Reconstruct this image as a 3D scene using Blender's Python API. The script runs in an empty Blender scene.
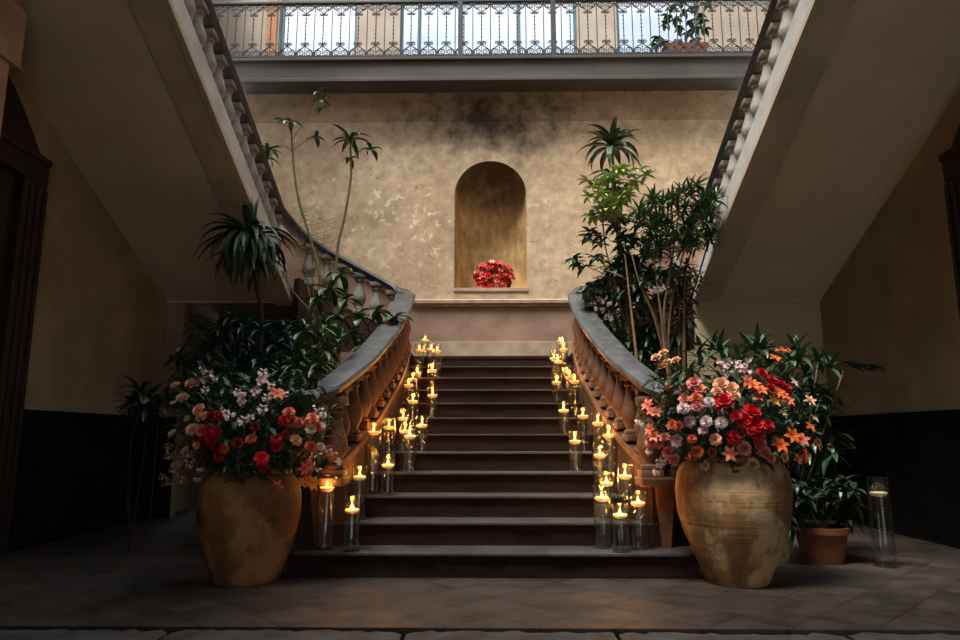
import bpy, bmesh, math, random
from mathutils import Vector, Matrix, Euler
R = random.Random(7)
C = bpy.context.scene.collection
SC = bpy.context.scene
pi = math.pi

# ------------------------------------------------------------------ camera
FPX, EYE = 680.0, 0.97
CAMR = Euler((math.radians(90 + 9.68), 0, math.radians(0.97)), 'XYZ').to_matrix()
cd = bpy.data.cameras.new('camera')
cd.sensor_width = 36.0
cd.lens = FPX / 960 * 36
cam = bpy.data.objects.new('camera', cd)
C.objects.link(cam)
cam.location = (0, 0, EYE)
cam.rotation_euler = CAMR.to_euler()
SC.camera = cam


def P(x, y, Y):
    """point of the photograph's ray through pixel (x, y) at world depth Y"""
    d = CAMR @ Vector(((x - 480) / FPX, -(y - 320) / FPX, -1))
    t = Y / d.y
    return Vector((d.x * t, Y, EYE + d.z * t))


# ------------------------------------------------------------------ materials
def nodes(name):
    m = bpy.data.materials.new(name)
    m.use_nodes = True
    nt = m.node_tree
    return m, nt, nt.nodes['Principled BSDF']


def ramp(nt, fac, stops):
    r = nt.nodes.new('ShaderNodeValToRGB')
    e = r.color_ramp.elements
    while len(e) < len(stops):
        e.new(0.5)
    for k, (p, c) in enumerate(stops):
        e[k].position = p
        e[k].color = (c[0], c[1], c[2], 1) if not isinstance(c, (int, float)) else (c, c, c, 1)
    nt.links.new(fac, r.inputs[0])
    return r.outputs[0]


def coord(nt, scale=(1, 1, 1), kind='Object'):
    t = nt.nodes.new('ShaderNodeTexCoord')
    mp = nt.nodes.new('ShaderNodeMapping')
    mp.inputs['Scale'].default_value = scale
    nt.links.new(t.outputs[kind], mp.inputs[0])
    return mp.outputs[0]


def noise(nt, vec, scale, detail=4, rough=0.55):
    n = nt.nodes.new('ShaderNodeTexNoise')
    n.inputs['Scale'].default_value = scale
    n.inputs['Detail'].default_value = detail
    n.inputs['Roughness'].default_value = rough
    nt.links.new(vec, n.inputs['Vector'])
    return n.outputs[0]


def mix(nt, fac, a, b, mode='MIX'):
    m = nt.nodes.new('ShaderNodeMix')
    m.data_type = 'RGBA'
    m.blend_type = mode
    for s, v in ((0, fac), (6, a), (7, b)):
        if isinstance(v, (int, float)):
            m.inputs[s].default_value = v
        elif isinstance(v, tuple):
            m.inputs[s].default_value = (v[0], v[1], v[2], 1)
        else:
            nt.links.new(v, m.inputs[s])
    return m.outputs[2]


def math_(nt, op, a, b=None, c=None):
    m = nt.nodes.new('ShaderNodeMath')
    m.operation = op
    for k, v in enumerate((a, b, c)):
        if v is None:
            continue
        if isinstance(v, (int, float)):
            m.inputs[k].default_value = v
        else:
            nt.links.new(v, m.inputs[k])
    return m.outputs[0]


def bump(nt, b, h, strength=0.3, dist=0.02):
    n = nt.nodes.new('ShaderNodeBump')
    n.inputs['Strength'].default_value = strength
    n.inputs['Distance'].default_value = dist
    nt.links.new(h, n.inputs['Height'])
    nt.links.new(n.outputs[0], b.inputs['Normal'])


def simple(name, c1, c2=None, scale=6, rough=0.7, bmp=0.0, bscale=30, spec=0.3, metal=0, stretch=(1, 1, 1), lo=0.35, hi=0.65):
    m, nt, b = nodes(name)
    b.inputs['Roughness'].default_value = rough
    b.inputs['Specular IOR Level'].default_value = spec
    b.inputs['Metallic'].default_value = metal
    v = coord(nt, stretch)
    if c2 is None:
        b.inputs['Base Color'].default_value = (*c1, 1)
    else:
        nt.links.new(ramp(nt, noise(nt, v, scale), [(lo, c1), (hi, c2)]), b.inputs['Base Color'])
    if bmp:
        bump(nt, b, noise(nt, v, bscale, 6), bmp, 0.01)
    return m


M = {}
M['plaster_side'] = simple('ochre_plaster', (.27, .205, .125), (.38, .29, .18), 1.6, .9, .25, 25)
M['plaster_lit'] = simple('lit_ochre_plaster', (.50, .38, .22), (.62, .48, .29), 1.6, .9, .25, 25)  # side plaster lightened: stronger light on the inner right wall painted in
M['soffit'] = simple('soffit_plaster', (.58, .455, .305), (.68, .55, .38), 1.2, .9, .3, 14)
M['band'] = simple('soffit_band', (.42, .33, .22), (.52, .42, .29), 2, .9, .2, 20)
M['string'] = simple('grey_stone', (.42, .40, .37), (.55, .53, .49), 4, .75, .25, 40)
M['baluster'] = simple('baluster_stone', (.20, .18, .155), (.31, .285, .25), 9, .75, .3, 50)
M['lower_baluster'] = simple('brown_stone', (.085, .038, .018), (.14, .066, .034), 8, .7, .3, 50)
M['rail'] = simple('rail_stone', (.045, .046, .049), (.085, .085, .085), 9, .42, .25, 45, .5)
M['brown_string'] = simple('brown_plaster', (.035, .016, .009), (.060, .029, .017), 4, .8, .25, 30)
M['riser'] = simple('stair_stone', (.013, .006, .004), (.026, .013, .008), 5, .8, .3, 30, .15, stretch=(.5, 2, 3))
M['dark'] = simple('black_dado_paint', (.006, .005, .0045), (.011, .009, .008), 3, .95, .15, 20, .04)
M['wood'] = simple('dark_carved_wood', (.020, .010, .007), (.040, .019, .012), 8, .6, .3, 30, stretch=(4, 4, .6))
M['iron'] = simple('black_iron', (.018, .020, .022), (.035, .037, .04), 20, .5, .1, 60, .4)
M['fascia'] = simple('fascia_paint', (.045, .039, .035), (.070, .061, .055), 2.5, .7, .1, 20, stretch=(.4, 1, 2))
M['pier'] = simple('cream_plaster', (.36, .30, .235), (.43, .36, .285), 2, .9, .1, 20)
M['frame'] = simple('blue_green_frame', (.07, .13, .16), (.10, .17, .20), 6, .5)
M['timber'] = simple('orange_timber', (.32, .13, .05), (.42, .18, .08), 7, .6)
M['pilaster'] = simple('pink_stone', (.30, .20, .14), (.42, .29, .21), 3, .9, .4, 25)
M['wax'] = simple('ivory_wax', (.86, .74, .52), None, rough=.5)
wb = M['wax'].node_tree.nodes['Principled BSDF']
wb.inputs['Subsurface Weight'].default_value = .8
wb.inputs['Subsurface Radius'].default_value = (1, .7, .35)
wb.inputs['Subsurface Scale'].default_value = .05
M['wick'] = simple('wick', (.02, .015, .01), None)
M['terracotta'] = simple('terracotta', (.16, .050, .022), (.23, .080, .036), 8, .8, .2, 40)
M['soil'] = simple('soil', (.03, .02, .012), (.06, .04, .025), 20, .95, .5, 60)
M['bark'] = simple('tan_bark', (.16, .095, .045), (.27, .17, .085), 12, .8, .4, 40, stretch=(3, 3, .6))
M['green_stem'] = simple('green_stem', (.10, .10, .04), (.17, .15, .06), 12, .7)


def leafmat(name, c1, c2, rough=.38):
    m, nt, b = nodes(name)
    b.inputs['Roughness'].default_value = rough
    b.inputs['Specular IOR Level'].default_value = .5
    nt.links.new(ramp(nt, noise(nt, coord(nt), 7, 3), [(.35, c1), (.65, c2)]), b.inputs['Base Color'])
    return m


M['leaf'] = leafmat('dark_leaf', (.018, .045, .018), (.04, .085, .032))
M['leaf_shaded'] = leafmat('shadowy_leaf', (.010, .022, .010), (.022, .042, .018))  # leaf green darkened to paint in the shade on the low plants
M['leaf_mid'] = leafmat('mid_leaf', (.035, .075, .022), (.075, .13, .045))
M['leaf_pale'] = leafmat('pale_leaf', (.22, .31, .07), (.34, .42, .12))
M['leaf_blue'] = leafmat('blue_leaf', (.02, .05, .035), (.045, .085, .065), .3)


def petal(name, c, c2=None):
    m, nt, b = nodes(name)
    b.inputs['Roughness'].default_value = .6
    b.inputs['Specular IOR Level'].default_value = .2
    c2 = c2 or tuple(v * .72 for v in c)
    nt.links.new(ramp(nt, noise(nt, coord(nt), 40, 2), [(.35, c2), (.65, c)]), b.inputs['Base Color'])
    return m


PET = {
    'peach': petal('peach_petal', (.86, .50, .30), (.80, .40, .23)),
    'pink': petal('pink_petal', (.84, .36, .30), (.76, .26, .22)),
    'coral': petal('coral_petal', (.82, .22, .12), (.70, .14, .08)),
    'salmon': petal('salmon_petal', (.85, .32, .20), (.76, .22, .14)),
    'white': petal('blush_white_petal', (.86, .74, .68), (.80, .62, .57)),
    'lilac': petal('pale_pink_petal', (.84, .62, .60), (.74, .48, .47)),
    'red': petal('crimson_petal', (.60, .022, .028), (.45, .012, .018)),
    'hot': petal('hot_red_petal', (.80, .03, .05), (.64, .02, .03)),
    'dark': petal('dark_red_petal', (.30, .018, .016), (.20, .010, .010)),
    'orange': petal('orange_petal', (.85, .20, .045), (.75, .12, .03)),
    'rust': petal('rust_petal', (.50, .11, .04), (.38, .07, .025)),
    'yellow': petal('amber_petal', (.90, .42, .06), (.82, .25, .04)),
    'cream': petal('cream_petal', (.80, .58, .36), (.68, .44, .25)),
}


def m_backwall(name, k):
    m, nt, b = nodes(name)
    b.inputs['Roughness'].default_value = .92
    b.inputs['Specular IOR Level'].default_value = .15
    v = coord(nt)
    sep = nt.nodes.new('ShaderNodeSeparateXYZ')
    nt.links.new(v, sep.inputs[0])
    x, z = sep.outputs[0], sep.outputs[2]
    base = ramp(nt, noise(nt, v, 1.1, 6, .6), [(.3, (.36, .265, .170)), (.55, (.50, .385, .255)), (.75, (.58, .46, .32))])
    mott = ramp(nt, noise(nt, v, 6, 8, .65), [(.35, .70), (.65, 1.08)])
    col = mix(nt, 1.0, base, mott, 'MULTIPLY')
    # pale chips where the paint has come away, thickest in a band round the niche's lower half
    chips = ramp(nt, noise(nt, v, 8.5, 4, .6), [(.585, 0.0), (.62, 1.0)])
    zone = math_(nt, 'MULTIPLY', ramp(nt, math_(nt, 'MULTIPLY', z, .1), [(.34, 0.3), (.42, 1.0), (.50, 1.0), (.565, 0.0)]), .75)
    big = ramp(nt, noise(nt, v, .9, 2), [(.42, 0.0), (.56, 1.0)])
    col = mix(nt, math_(nt, 'MULTIPLY', math_(nt, 'MULTIPLY', chips, zone), big), col, (.66, .56, .43))
    small = ramp(nt, noise(nt, v, 11, 2), [(.70, 0.0), (.72, 1.0)])
    col = mix(nt, math_(nt, 'MULTIPLY', small, .55), col, (.17, .09, .05))
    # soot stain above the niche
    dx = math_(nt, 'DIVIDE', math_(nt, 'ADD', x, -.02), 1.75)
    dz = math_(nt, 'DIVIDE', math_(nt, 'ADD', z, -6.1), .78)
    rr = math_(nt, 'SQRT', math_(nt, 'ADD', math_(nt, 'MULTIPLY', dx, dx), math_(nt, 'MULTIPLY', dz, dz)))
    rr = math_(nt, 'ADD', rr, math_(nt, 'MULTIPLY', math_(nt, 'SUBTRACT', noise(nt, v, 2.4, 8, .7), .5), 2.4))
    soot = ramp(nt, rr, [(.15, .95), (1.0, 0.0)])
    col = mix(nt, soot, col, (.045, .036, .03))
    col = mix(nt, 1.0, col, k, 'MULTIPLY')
    nt.links.new(col, b.inputs['Base Color'])
    h = math_(nt, 'ADD', noise(nt, v, 14, 8, .6), math_(nt, 'MULTIPLY', chips, .5))
    bump(nt, b, h, .35, .012)
    return m


M['back'] = m_backwall('peeling_plaster', (1, 1, 1))
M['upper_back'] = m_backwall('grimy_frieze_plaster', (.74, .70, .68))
M['frieze'] = simple('grey_frieze_paint', (.22, .17, .12), (.31, .245, .18), 1.6, .92, .25, 20)
M['dado'] = simple('pink_dado_plaster', (.20, .122, .088), (.29, .195, .142), 2.2, .9, .25, 24)
M['skirt'] = simple('beige_skirting', (.28, .21, .136), (.38, .30, .205), 6, .85, .2, 30)
M['mould'] = simple('moulding_plaster', (.29, .22, .145), (.40, .31, .215), 5, .85, .25, 30)


def m_niche():
    m, nt, b = nodes('gilded_niche_plaster')
    b.inputs['Roughness'].default_value = .75
    v = coord(nt)
    a = ramp(nt, noise(nt, v, 2.2, 8, .65), [(.3, (.30, .175, .065)), (.55, (.56, .36, .15)), (.75, (.66, .47, .22))])
    s = ramp(nt, noise(nt, coord(nt, (1.6, 1.6, .8)), 5, 6, .7), [(.38, .62), (.6, 1.0)])
    nt.links.new(mix(nt, 1, a, s, 'MULTIPLY'), b.inputs['Base Color'])
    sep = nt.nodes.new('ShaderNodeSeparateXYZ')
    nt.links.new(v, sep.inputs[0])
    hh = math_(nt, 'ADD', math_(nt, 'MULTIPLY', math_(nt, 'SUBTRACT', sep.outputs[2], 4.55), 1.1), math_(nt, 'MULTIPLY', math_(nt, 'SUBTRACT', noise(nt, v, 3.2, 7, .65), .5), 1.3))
    dome_shade = ramp(nt, hh, [(.1, 0.0), (.75, .88)])  # mostly the half dome's shade painted into the colour, plus some soot
    nt.links.new(mix(nt, dome_shade, mix(nt, 1, a, s, 'MULTIPLY'), (.035, .024, .015)), b.inputs['Base Color'])
    bump(nt, b, noise(nt, v, 18, 6), .3, .01)
    return m


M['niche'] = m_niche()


def m_floor():
    m, nt, b = nodes('worn_diamond_tiles')
    v0 = coord(nt)
    rot = nt.nodes.new('ShaderNodeMapping')
    rot.inputs['Rotation'].default_value = (0, 0, pi / 4)
    nt.links.new(v0, rot.inputs[0])
    br = nt.nodes.new('ShaderNodeTexBrick')
    br.offset = 0
    br.inputs['Scale'].default_value = 1
    br.inputs['Brick Width'].default_value = .31
    br.inputs['Row Height'].default_value = .31
    br.inputs['Mortar Size'].default_value = .009
    br.inputs['Color1'].default_value = (.017, .011, .007, 1)
    br.inputs['Color2'].default_value = (.055, .038, .026, 1)
    br.inputs['Mortar'].default_value = (.011, .008, .006, 1)
    nt.links.new(rot.outputs[0], br.inputs['Vector'])
    wear = ramp(nt, noise(nt, v0, 2.6, 6, .65), [(.40, 0.0), (.62, 1.0)])
    col = mix(nt, math_(nt, 'MULTIPLY', wear, .5), br.outputs[0], (.054, .046, .038))
    blot = ramp(nt, noise(nt, v0, 4.5, 7, .7), [(.3, .55), (.6, 1.05)])
    nt.links.new(mix(nt, 1, col, blot, 'MULTIPLY'), b.inputs['Base Color'])
    nt.links.new(ramp(nt, noise(nt, v0, 5, 5), [(.3, .42), (.7, .75)]), b.inputs['Roughness'])
    h = math_(nt, 'ADD', math_(nt, 'MULTIPLY', br.outputs[1], -.6), noise(nt, v0, 12, 6))
    bump(nt, b, h, .3, .008)
    return m


M['floor'] = m_floor()
M['slab'] = simple('grey_paving_stone', (.040, .037, .034), (.085, .080, .074), 5, .75, .6, 22, .3)


def m_tread():
    m, nt, b = nodes('worn_tread_stone')
    v = coord(nt)
    c = ramp(nt, noise(nt, v, 4, 8, .65), [(.3, (.024, .020, .018)), (.65, (.070, .063, .057))])
    nt.links.new(c, b.inputs['Base Color'])
    b.inputs['Roughness'].default_value = .5
    bump(nt, b, noise(nt, v, 18, 6), .4, .01)
    return m


M['tread'] = m_tread()


def m_urn(name, k, ch):
    m, nt, b = nodes(name)
    v = coord(nt)
    base = ramp(nt, noise(nt, v, 3.5, 6, .6), [(.3, (.24, .115, .04)), (.6, (.40, .215, .085)), (.8, (.50, .29, .13))])
    rings = ramp(nt, noise(nt, coord(nt, (.6, .6, 14)), 2.2, 3), [(.3, .82), (.65, 1.05)])
    col = mix(nt, 1, base, rings, 'MULTIPLY')
    chalk = ramp(nt, noise(nt, coord(nt, (1, 1, .8)), 3.6, 6, .65), [(.50, 0.0), (.57, 1.0)])
    col = mix(nt, math_(nt, 'MULTIPLY', chalk, ch), col, (.66, .49, .28))
    dark = ramp(nt, noise(nt, coord(nt, (1.4, 1.4, .9)), 3.1, 6, .65), [(.36, .45), (.55, 1.0)])
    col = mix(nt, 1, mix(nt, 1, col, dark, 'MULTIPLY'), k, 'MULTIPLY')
    nt.links.new(col, b.inputs['Base Color'])
    b.inputs['Roughness'].default_value = .82
    bump(nt, b, math_(nt, 'ADD', noise(nt, coord(nt, (.4, .4, 18)), 2.5, 3), noise(nt, v, 25, 5)), .35, .012)
    return m


M['urn'] = m_urn('ochre_urn_clay', (1, .96, .88), .62)
M['urn_shaded'] = m_urn('shaded_urn_clay', (.74, .60, .44), .4)  # same clay, darkened to paint in the dimmer light on this urn


def clear(name, ior, tint=(1, 1, 1), rough=.02, edge=.75):
    m = bpy.data.materials.new(name)
    m.use_nodes = True
    nt = m.node_tree
    nt.nodes.clear()
    out = nt.nodes.new('ShaderNodeOutputMaterial')
    tr = nt.nodes.new('ShaderNodeBsdfTransparent')
    tr.inputs[0].default_value = (*tint, 1)
    gl = nt.nodes.new('ShaderNodeBsdfGlossy')
    gl.inputs['Roughness'].default_value = rough
    lw = nt.nodes.new('ShaderNodeLayerWeight')
    lw.inputs['Blend'].default_value = .5
    r0 = ((ior - 1) / (ior + 1)) ** 2
    fac = math_(nt, 'ADD', math_(nt, 'MULTIPLY', math_(nt, 'POWER', lw.outputs['Facing'], 2.4), edge), r0)
    mx = nt.nodes.new('ShaderNodeMixShader')
    nt.links.new(fac, mx.inputs[0])
    nt.links.new(tr.outputs[0], mx.inputs[1])
    nt.links.new(gl.outputs[0], mx.inputs[2])
    nt.links.new(mx.outputs[0], out.inputs[0])
    return m


M['glass'] = clear('clear_glass', 1.55, (.97, .98, .97))
M['water'] = clear('water', 1.2, (.98, .99, .98), edge=.15)
M['pane'] = clear('old_window_glass', 1.45, (.80, .82, .84), .08)


def emit(name, c, s):
    m = bpy.data.materials.new(name)
    m.use_nodes = True
    nt = m.node_tree
    nt.nodes.clear()
    out = nt.nodes.new('ShaderNodeOutputMaterial')
    e = nt.nodes.new('ShaderNodeEmission')
    e.inputs[0].default_value = (*c, 1)
    e.inputs[1].default_value = s
    nt.links.new(e.outputs[0], out.inputs[0])
    return m


M['flame'] = emit('candle_flame', (1, .50, .12), 16)

# ------------------------------------------------------------------ object helpers


def tag(o, label=None, cat=None, group=None, kind=None):
    for k, v in (('label', label), ('category', cat), ('group', group), ('kind', kind)):
        if v:
            o[k] = v
    return o


def thing(name, label, cat, loc=(0, 0, 0), group=None):
    o = bpy.data.objects.new(name, None)
    o.empty_display_size = .1
    C.objects.link(o)
    o.location = loc
    return tag(o, label, cat, group)


def origin_of(o):
    v = Vector((0, 0, 0))
    while o is not None:
        v += Vector(o.location)
        o = o.parent
    return v


def obj(name, bm, mat, parent=None, smooth=False, loc=None, local=False):
    """bm in world coordinates becomes ONE mesh object (child of parent, at loc)"""
    base = origin_of(parent)
    if loc is not None:
        base = Vector(loc)
    if not local:
        bmesh.ops.translate(bm, verts=bm.verts, vec=-base)
    me = bpy.data.meshes.new(name)
    bmesh.ops.recalc_face_normals(bm, faces=bm.faces)
    bm.to_mesh(me)
    bm.free()
    if smooth:
        me.polygons.foreach_set('use_smooth', [True] * len(me.polygons))
        try:
            me.set_sharp_from_angle(angle=math.radians(40))
        except Exception:
            pass
    me.materials.append(M[mat] if isinstance(mat, str) else mat)
    o = bpy.data.objects.new(name, me)
    C.objects.link(o)
    if parent is not None:
        o.parent = parent
        o.location = base - origin_of(parent)
    else:
        o.location = base
    return o


def inst(name, mesh, parent, loc, rot=(0, 0, 0), scale=(1, 1, 1)):
    """another object of the same mesh; loc is in the parent's space"""
    o = bpy.data.objects.new(name, mesh)
    C.objects.link(o)
    o.parent = parent
    o.location = loc
    o.rotation_euler = rot
    o.scale = scale
    return o


def copy_tree(o, parent=None):
    c = o.copy()
    C.objects.link(c)
    if parent is not None:
        c.parent = parent
        c.matrix_parent_inverse = o.matrix_parent_inverse.copy()
    for ch in list(o.children):
        copy_tree(ch, c)
    return c


BM = bmesh.new


def box(bm, x0, x1, y0, y1, z0, z1, bev=0):
    vs = [bm.verts.new((x, y, z)) for x in (x0, x1) for y in (y0, y1) for z in (z0, z1)]
    fs = [bm.faces.new([vs[i] for i in f]) for f in ((0, 1, 3, 2), (4, 6, 7, 5), (0, 4, 5, 1), (2, 3, 7, 6), (0, 2, 6, 4), (1, 5, 7, 3))]
    if bev:
        es = list({e for f in fs for e in f.edges})
        bmesh.ops.bevel(bm, geom=es, offset=bev, segments=2, affect='EDGES', profile=.5)
    return bm


def prism(bm, poly, axis, a, b):
    """poly: 2D points; extruded along axis from a to b. axis 'x' -> poly is (y,z); 'y' -> (x,z); 'z' -> (x,y)"""
    def pt(p, t):
        return {'x': (t, p[0], p[1]), 'y': (p[0], t, p[1]), 'z': (p[0], p[1], t)}[axis]
    A = [bm.verts.new(pt(p, a)) for p in poly]
    B = [bm.verts.new(pt(p, b)) for p in poly]
    n = len(poly)
    bm.faces.new(A)
    bm.faces.new(B)
    for i in range(n):
        bm.faces.new((A[i], A[(i + 1) % n], B[(i + 1) % n], B[i]))
    return bm


def lathe(bm, prof, seg=24, centre=(0, 0, 0), close=True):
    cx, cy, cz = centre
    rings = []
    for r, z in prof:
        if r < 1e-5:
            rings.append([bm.verts.new((cx, cy, cz + z))])
        else:
            rings.append([bm.verts.new((cx + r * math.cos(2 * pi * k / seg), cy + r * math.sin(2 * pi * k / seg), cz + z)) for k in range(seg)])
    for a, b in zip(rings, rings[1:]):
        for k in range(seg):
            q = [a[k % len(a)], a[(k + 1) % len(a)], b[(k + 1) % len(b)], b[k % len(b)]]
            q = list(dict.fromkeys(q))
            if len(q) >= 3:
                bm.faces.new(q)
    if close:
        for r in (rings[0], rings[-1]):
            if len(r) > 2:
                bm.faces.new(r)
    return bm


def tube(bm, pts, r0, r1=None, sides=6):
    r1 = r0 if r1 is None else r1
    pts = [Vector(p) for p in pts]
    n = len(pts)
    rings = []
    ref = None
    for i, p in enumerate(pts):
        t = (pts[min(i + 1, n - 1)] - pts[max(i - 1, 0)])
        t = t.normalized() if t.length > 1e-9 else Vector((0, 0, 1))
        if ref is None:
            ref = t.orthogonal().normalized()
        u = (ref - t * ref.dot(t))
        u = u.normalized() if u.length > 1e-6 else t.orthogonal().normalized()
        ref = u
        w = t.cross(u)
        r = r0 + (r1 - r0) * i / max(1, n - 1)
        rings.append([bm.verts.new(p + (u * math.cos(2 * pi * k / sides) + w * math.sin(2 * pi * k / sides)) * r) for k in range(sides)])
    for a, b in zip(rings, rings[1:]):
        for k in range(sides):
            bm.faces.new((a[k], a[(k + 1) % sides], b[(k + 1) % sides], b[k]))
    bm.faces.new(rings[0][::-1])
    bm.faces.new(rings[-1])
    return bm


def smooth_path(pts, n=6):
    pts = [Vector(p) for p in pts]
    out = []
    for i in range(len(pts) - 1):
        p0, p1, p2, p3 = pts[max(i - 1, 0)], pts[i], pts[i + 1], pts[min(i + 2, len(pts) - 1)]
        for k in range(n):
            t = k / n
            out.append(.5 * ((2 * p1) + (p2 - p0) * t + (2 * p0 - 5 * p1 + 4 * p2 - p3) * t * t + (3 * p1 - p0 - 3 * p2 + p3) * t ** 3))
    out.append(pts[-1])
    return out


def horiz_normals(path):
    res = []
    n = len(path)
    for i in range(n):
        t = path[min(i + 1, n - 1)] - path[max(i - 1, 0)]
        t = Vector((t.x, t.y, 0)).normalized()
        res.append(Vector((t.y, -t.x, 0)))
    return res


def sweep(bm, path, prof):
    """prof: (u, v) with u along the path's horizontal normal and v up"""
    rings = []
    for p, nrm in zip(path, horiz_normals(path)):
        rings.append([bm.verts.new(p + nrm * u + Vector((0, 0, v))) for u, v in prof])
    k = len(prof)
    for a, b in zip(rings, rings[1:]):
        for i in range(k):
            bm.faces.new((a[i], a[(i + 1) % k], b[(i + 1) % k], b[i]))
    bm.faces.new(rings[0][::-1])
    bm.faces.new(rings[-1])
    return bm


def wall_along(bm, path, zb, zt, hw):
    """upright wall of half-width hw that follows path between heights zb(p) and zt(p)"""
    rings = []
    for p, nrm in zip(path, horiz_normals(path)):
        a, b = p + nrm * hw, p - nrm * hw
        lo, hi = zb(p), zt(p)
        rings.append([bm.verts.new(q) for q in ((a.x, a.y, lo), (a.x, a.y, hi), (b.x, b.y, hi), (b.x, b.y, lo))])
    for a, b in zip(rings, rings[1:]):
        for i in range(4):
            bm.faces.new((a[i], a[(i + 1) % 4], b[(i + 1) % 4], b[i]))
    bm.faces.new(rings[0][::-1])
    bm.faces.new(rings[-1])
    return bm


def struct(name, bm, mat, **kw):
    return tag(obj(name, bm, mat, **kw), kind='structure')


# ------------------------------------------------------------------ dimensions
Y1, G, RS, N = 4.92, .34, .165, 12          # first riser, going, rise, steps
YL, ZL = Y1 + 11 * G, N * RS                # landing edge
YB, YF = 10.5, 10.1                         # back wall, gallery edge
XW, XI = 4.08, 2.52                         # side wall, inner face of the return flights
YC = 8.3                                    # where the return flights start
SL = .475


def soff(y):
    return 6.59 - SL * y


# ------------------------------------------------------------------ the room
bm = BM()
box(bm, -4.3, 4.3, 3.70, 10.6, -.2, 0)
struct('floor', bm, 'floor')
# the row of grey paving slabs in front, each with a ragged far edge
cuts = [-4.3, -2.95, -1.62, -.44, .62, 1.75, 3.0, 4.3]
for k in range(len(cuts) - 1):
    bm = BM()
    x0, x1 = cuts[k] + .012, cuts[k + 1] - .012
    n = 26
    far = [(x0 + (x1 - x0) * i / n, 3.655 + R.uniform(-.03, .02) - (.03 if i in (0, n) else 0)) for i in range(n + 1)]
    prism(bm, [(x0, -4.2), (x1, -4.2)] + far[::-1], 'z', -.2, -.006 + R.uniform(-.004, .004))
    struct('floor_slab', bm, 'slab')
bm = BM()
box(bm, -4.3, 4.3, -4.2, 3.72, -.3, -.205)
struct('floor_bed', bm, 'dark')

# back wall with its niche opening
na, nb = P(454, 288, YB), P(527.5, 288, YB)
nx0, nx1, nz0 = na.x, na.x + (nb.x - na.x), (na.z + nb.z) / 2
nr = (nx1 - nx0) / 2
ncx = (nx0 + nx1) / 2
nzt = P(490, 161, YB).z
nzs = nzt - nr
ztop = P(490, 80, YF).z
zfr = P(490, 122, YB).z
bm = BM()


def quad(bm, pts):
    bm.faces.new([bm.verts.new(p) for p in pts])


def rect(bm, x0, x1, z0, z1, y):
    quad(bm, [(x0, y, z0), (x1, y, z0), (x1, y, z1), (x0, y, z1)])


rect(bm, -XW, nx0, 0, ztop, YB)
rect(bm, nx1, XW, 0, ztop, YB)
rect(bm, nx0, nx1, 0, nz0, YB)
arc = [(ncx - nr * math.cos(pi * k / 24), nzs + nr * math.sin(pi * k / 24)) for k in range(25)]
for (xa, za), (xb, zb_) in zip(arc, arc[1:]):
    quad(bm, [(xa, YB, za), (xb, YB, zb_), (xb, YB, ztop), (xa, YB, ztop)])
bmesh.ops.remove_doubles(bm, verts=bm.verts, dist=1e-4)
struct('wall_back', bm, 'back')
# niche: a shallow rounded recess under a half dome
bm = BM()
dep = .62
cols = 25
lines = []


def nd(u):
    return dep * (1 - abs(u) ** 3.2) ** .5 if abs(u) < 1 else 0


for i in range(cols):
    a = pi * i / (cols - 1)
    u = -math.cos(a)
    col = []
    for j in range(8):
        z = nz0 + (nzs - nz0) * j / 7
        col.append((ncx + nr * u, YB + nd(u), z))
    for j in range(1, 9):
        f = pi / 2 * j / 8
        s = math.cos(f)
        col.append((ncx + nr * u * s if False else ncx + nr * u, YB + nd(min(1, math.hypot(u, math.sin(f) * math.sqrt(max(0, 1 - u * u))))), nzs + nr * math.sqrt(max(0, 1 - u * u)) * math.sin(f)))
    lines.append([bm.verts.new(p) for p in col])
for a, b in zip(lines, lines[1:]):
    for j in range(len(a) - 1):
        bm.faces.new((a[j], a[j + 1], b[j + 1], b[j]))
flo = [l[0] for l in lines]
bm.faces.new(flo)
bmesh.ops.remove_doubles(bm, verts=bm.verts, dist=1e-5)
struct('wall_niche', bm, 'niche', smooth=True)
bm = BM()
box(bm, nx0 - .01, nx1 + .01, YB - .02, YB + .01, nz0 - .06, nz0, .008)
struct('trim_1', bm, 'mould')
# frieze under the gallery and its ledge
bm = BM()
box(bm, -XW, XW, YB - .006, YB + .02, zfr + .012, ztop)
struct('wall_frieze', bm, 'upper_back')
bm = BM()
zl = P(490, 88, YB).z
box(bm, -XW, XW, YB - .05, YB, zl, zl + .10, .012)
struct('trim_2', bm, 'frieze')
# dado: pink plaster below a moulding that climbs with the side flights
zd = P(490, 303, YB).z
zs = P(490, 342, YB).z


def zdado(x):
    return zd + max(0, abs(x) - 1.22) * .55


xs = [-XW, -1.22, 1.22, XW]
bm = BM()
prism(bm, [(-XW, 1.6), (XW, 1.6)] + [(x, zdado(x)) for x in xs[::-1]], 'y', YB - .02, YB + .02)
struct('wall_dado', bm, 'dado')
bm = BM()
path = [Vector((x, YB - .02, zdado(x))) for x in (-XW, -1.3, -1.22, -1.14, 1.14, 1.22, 1.3, XW)]
sweep(bm, path, [(-.01, -.07), (.03, -.06), (.035, -.03), (.07, -.015), (.075, .03), (.05, .05), (-.01, .06)])
struct('trim_3', bm, 'mould')
bm = BM()
box(bm, -1.25, 1.25, YB - .05, YB, ZL - .3, zs, .006)
struct('baseboard_back', bm, 'skirt')

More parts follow.
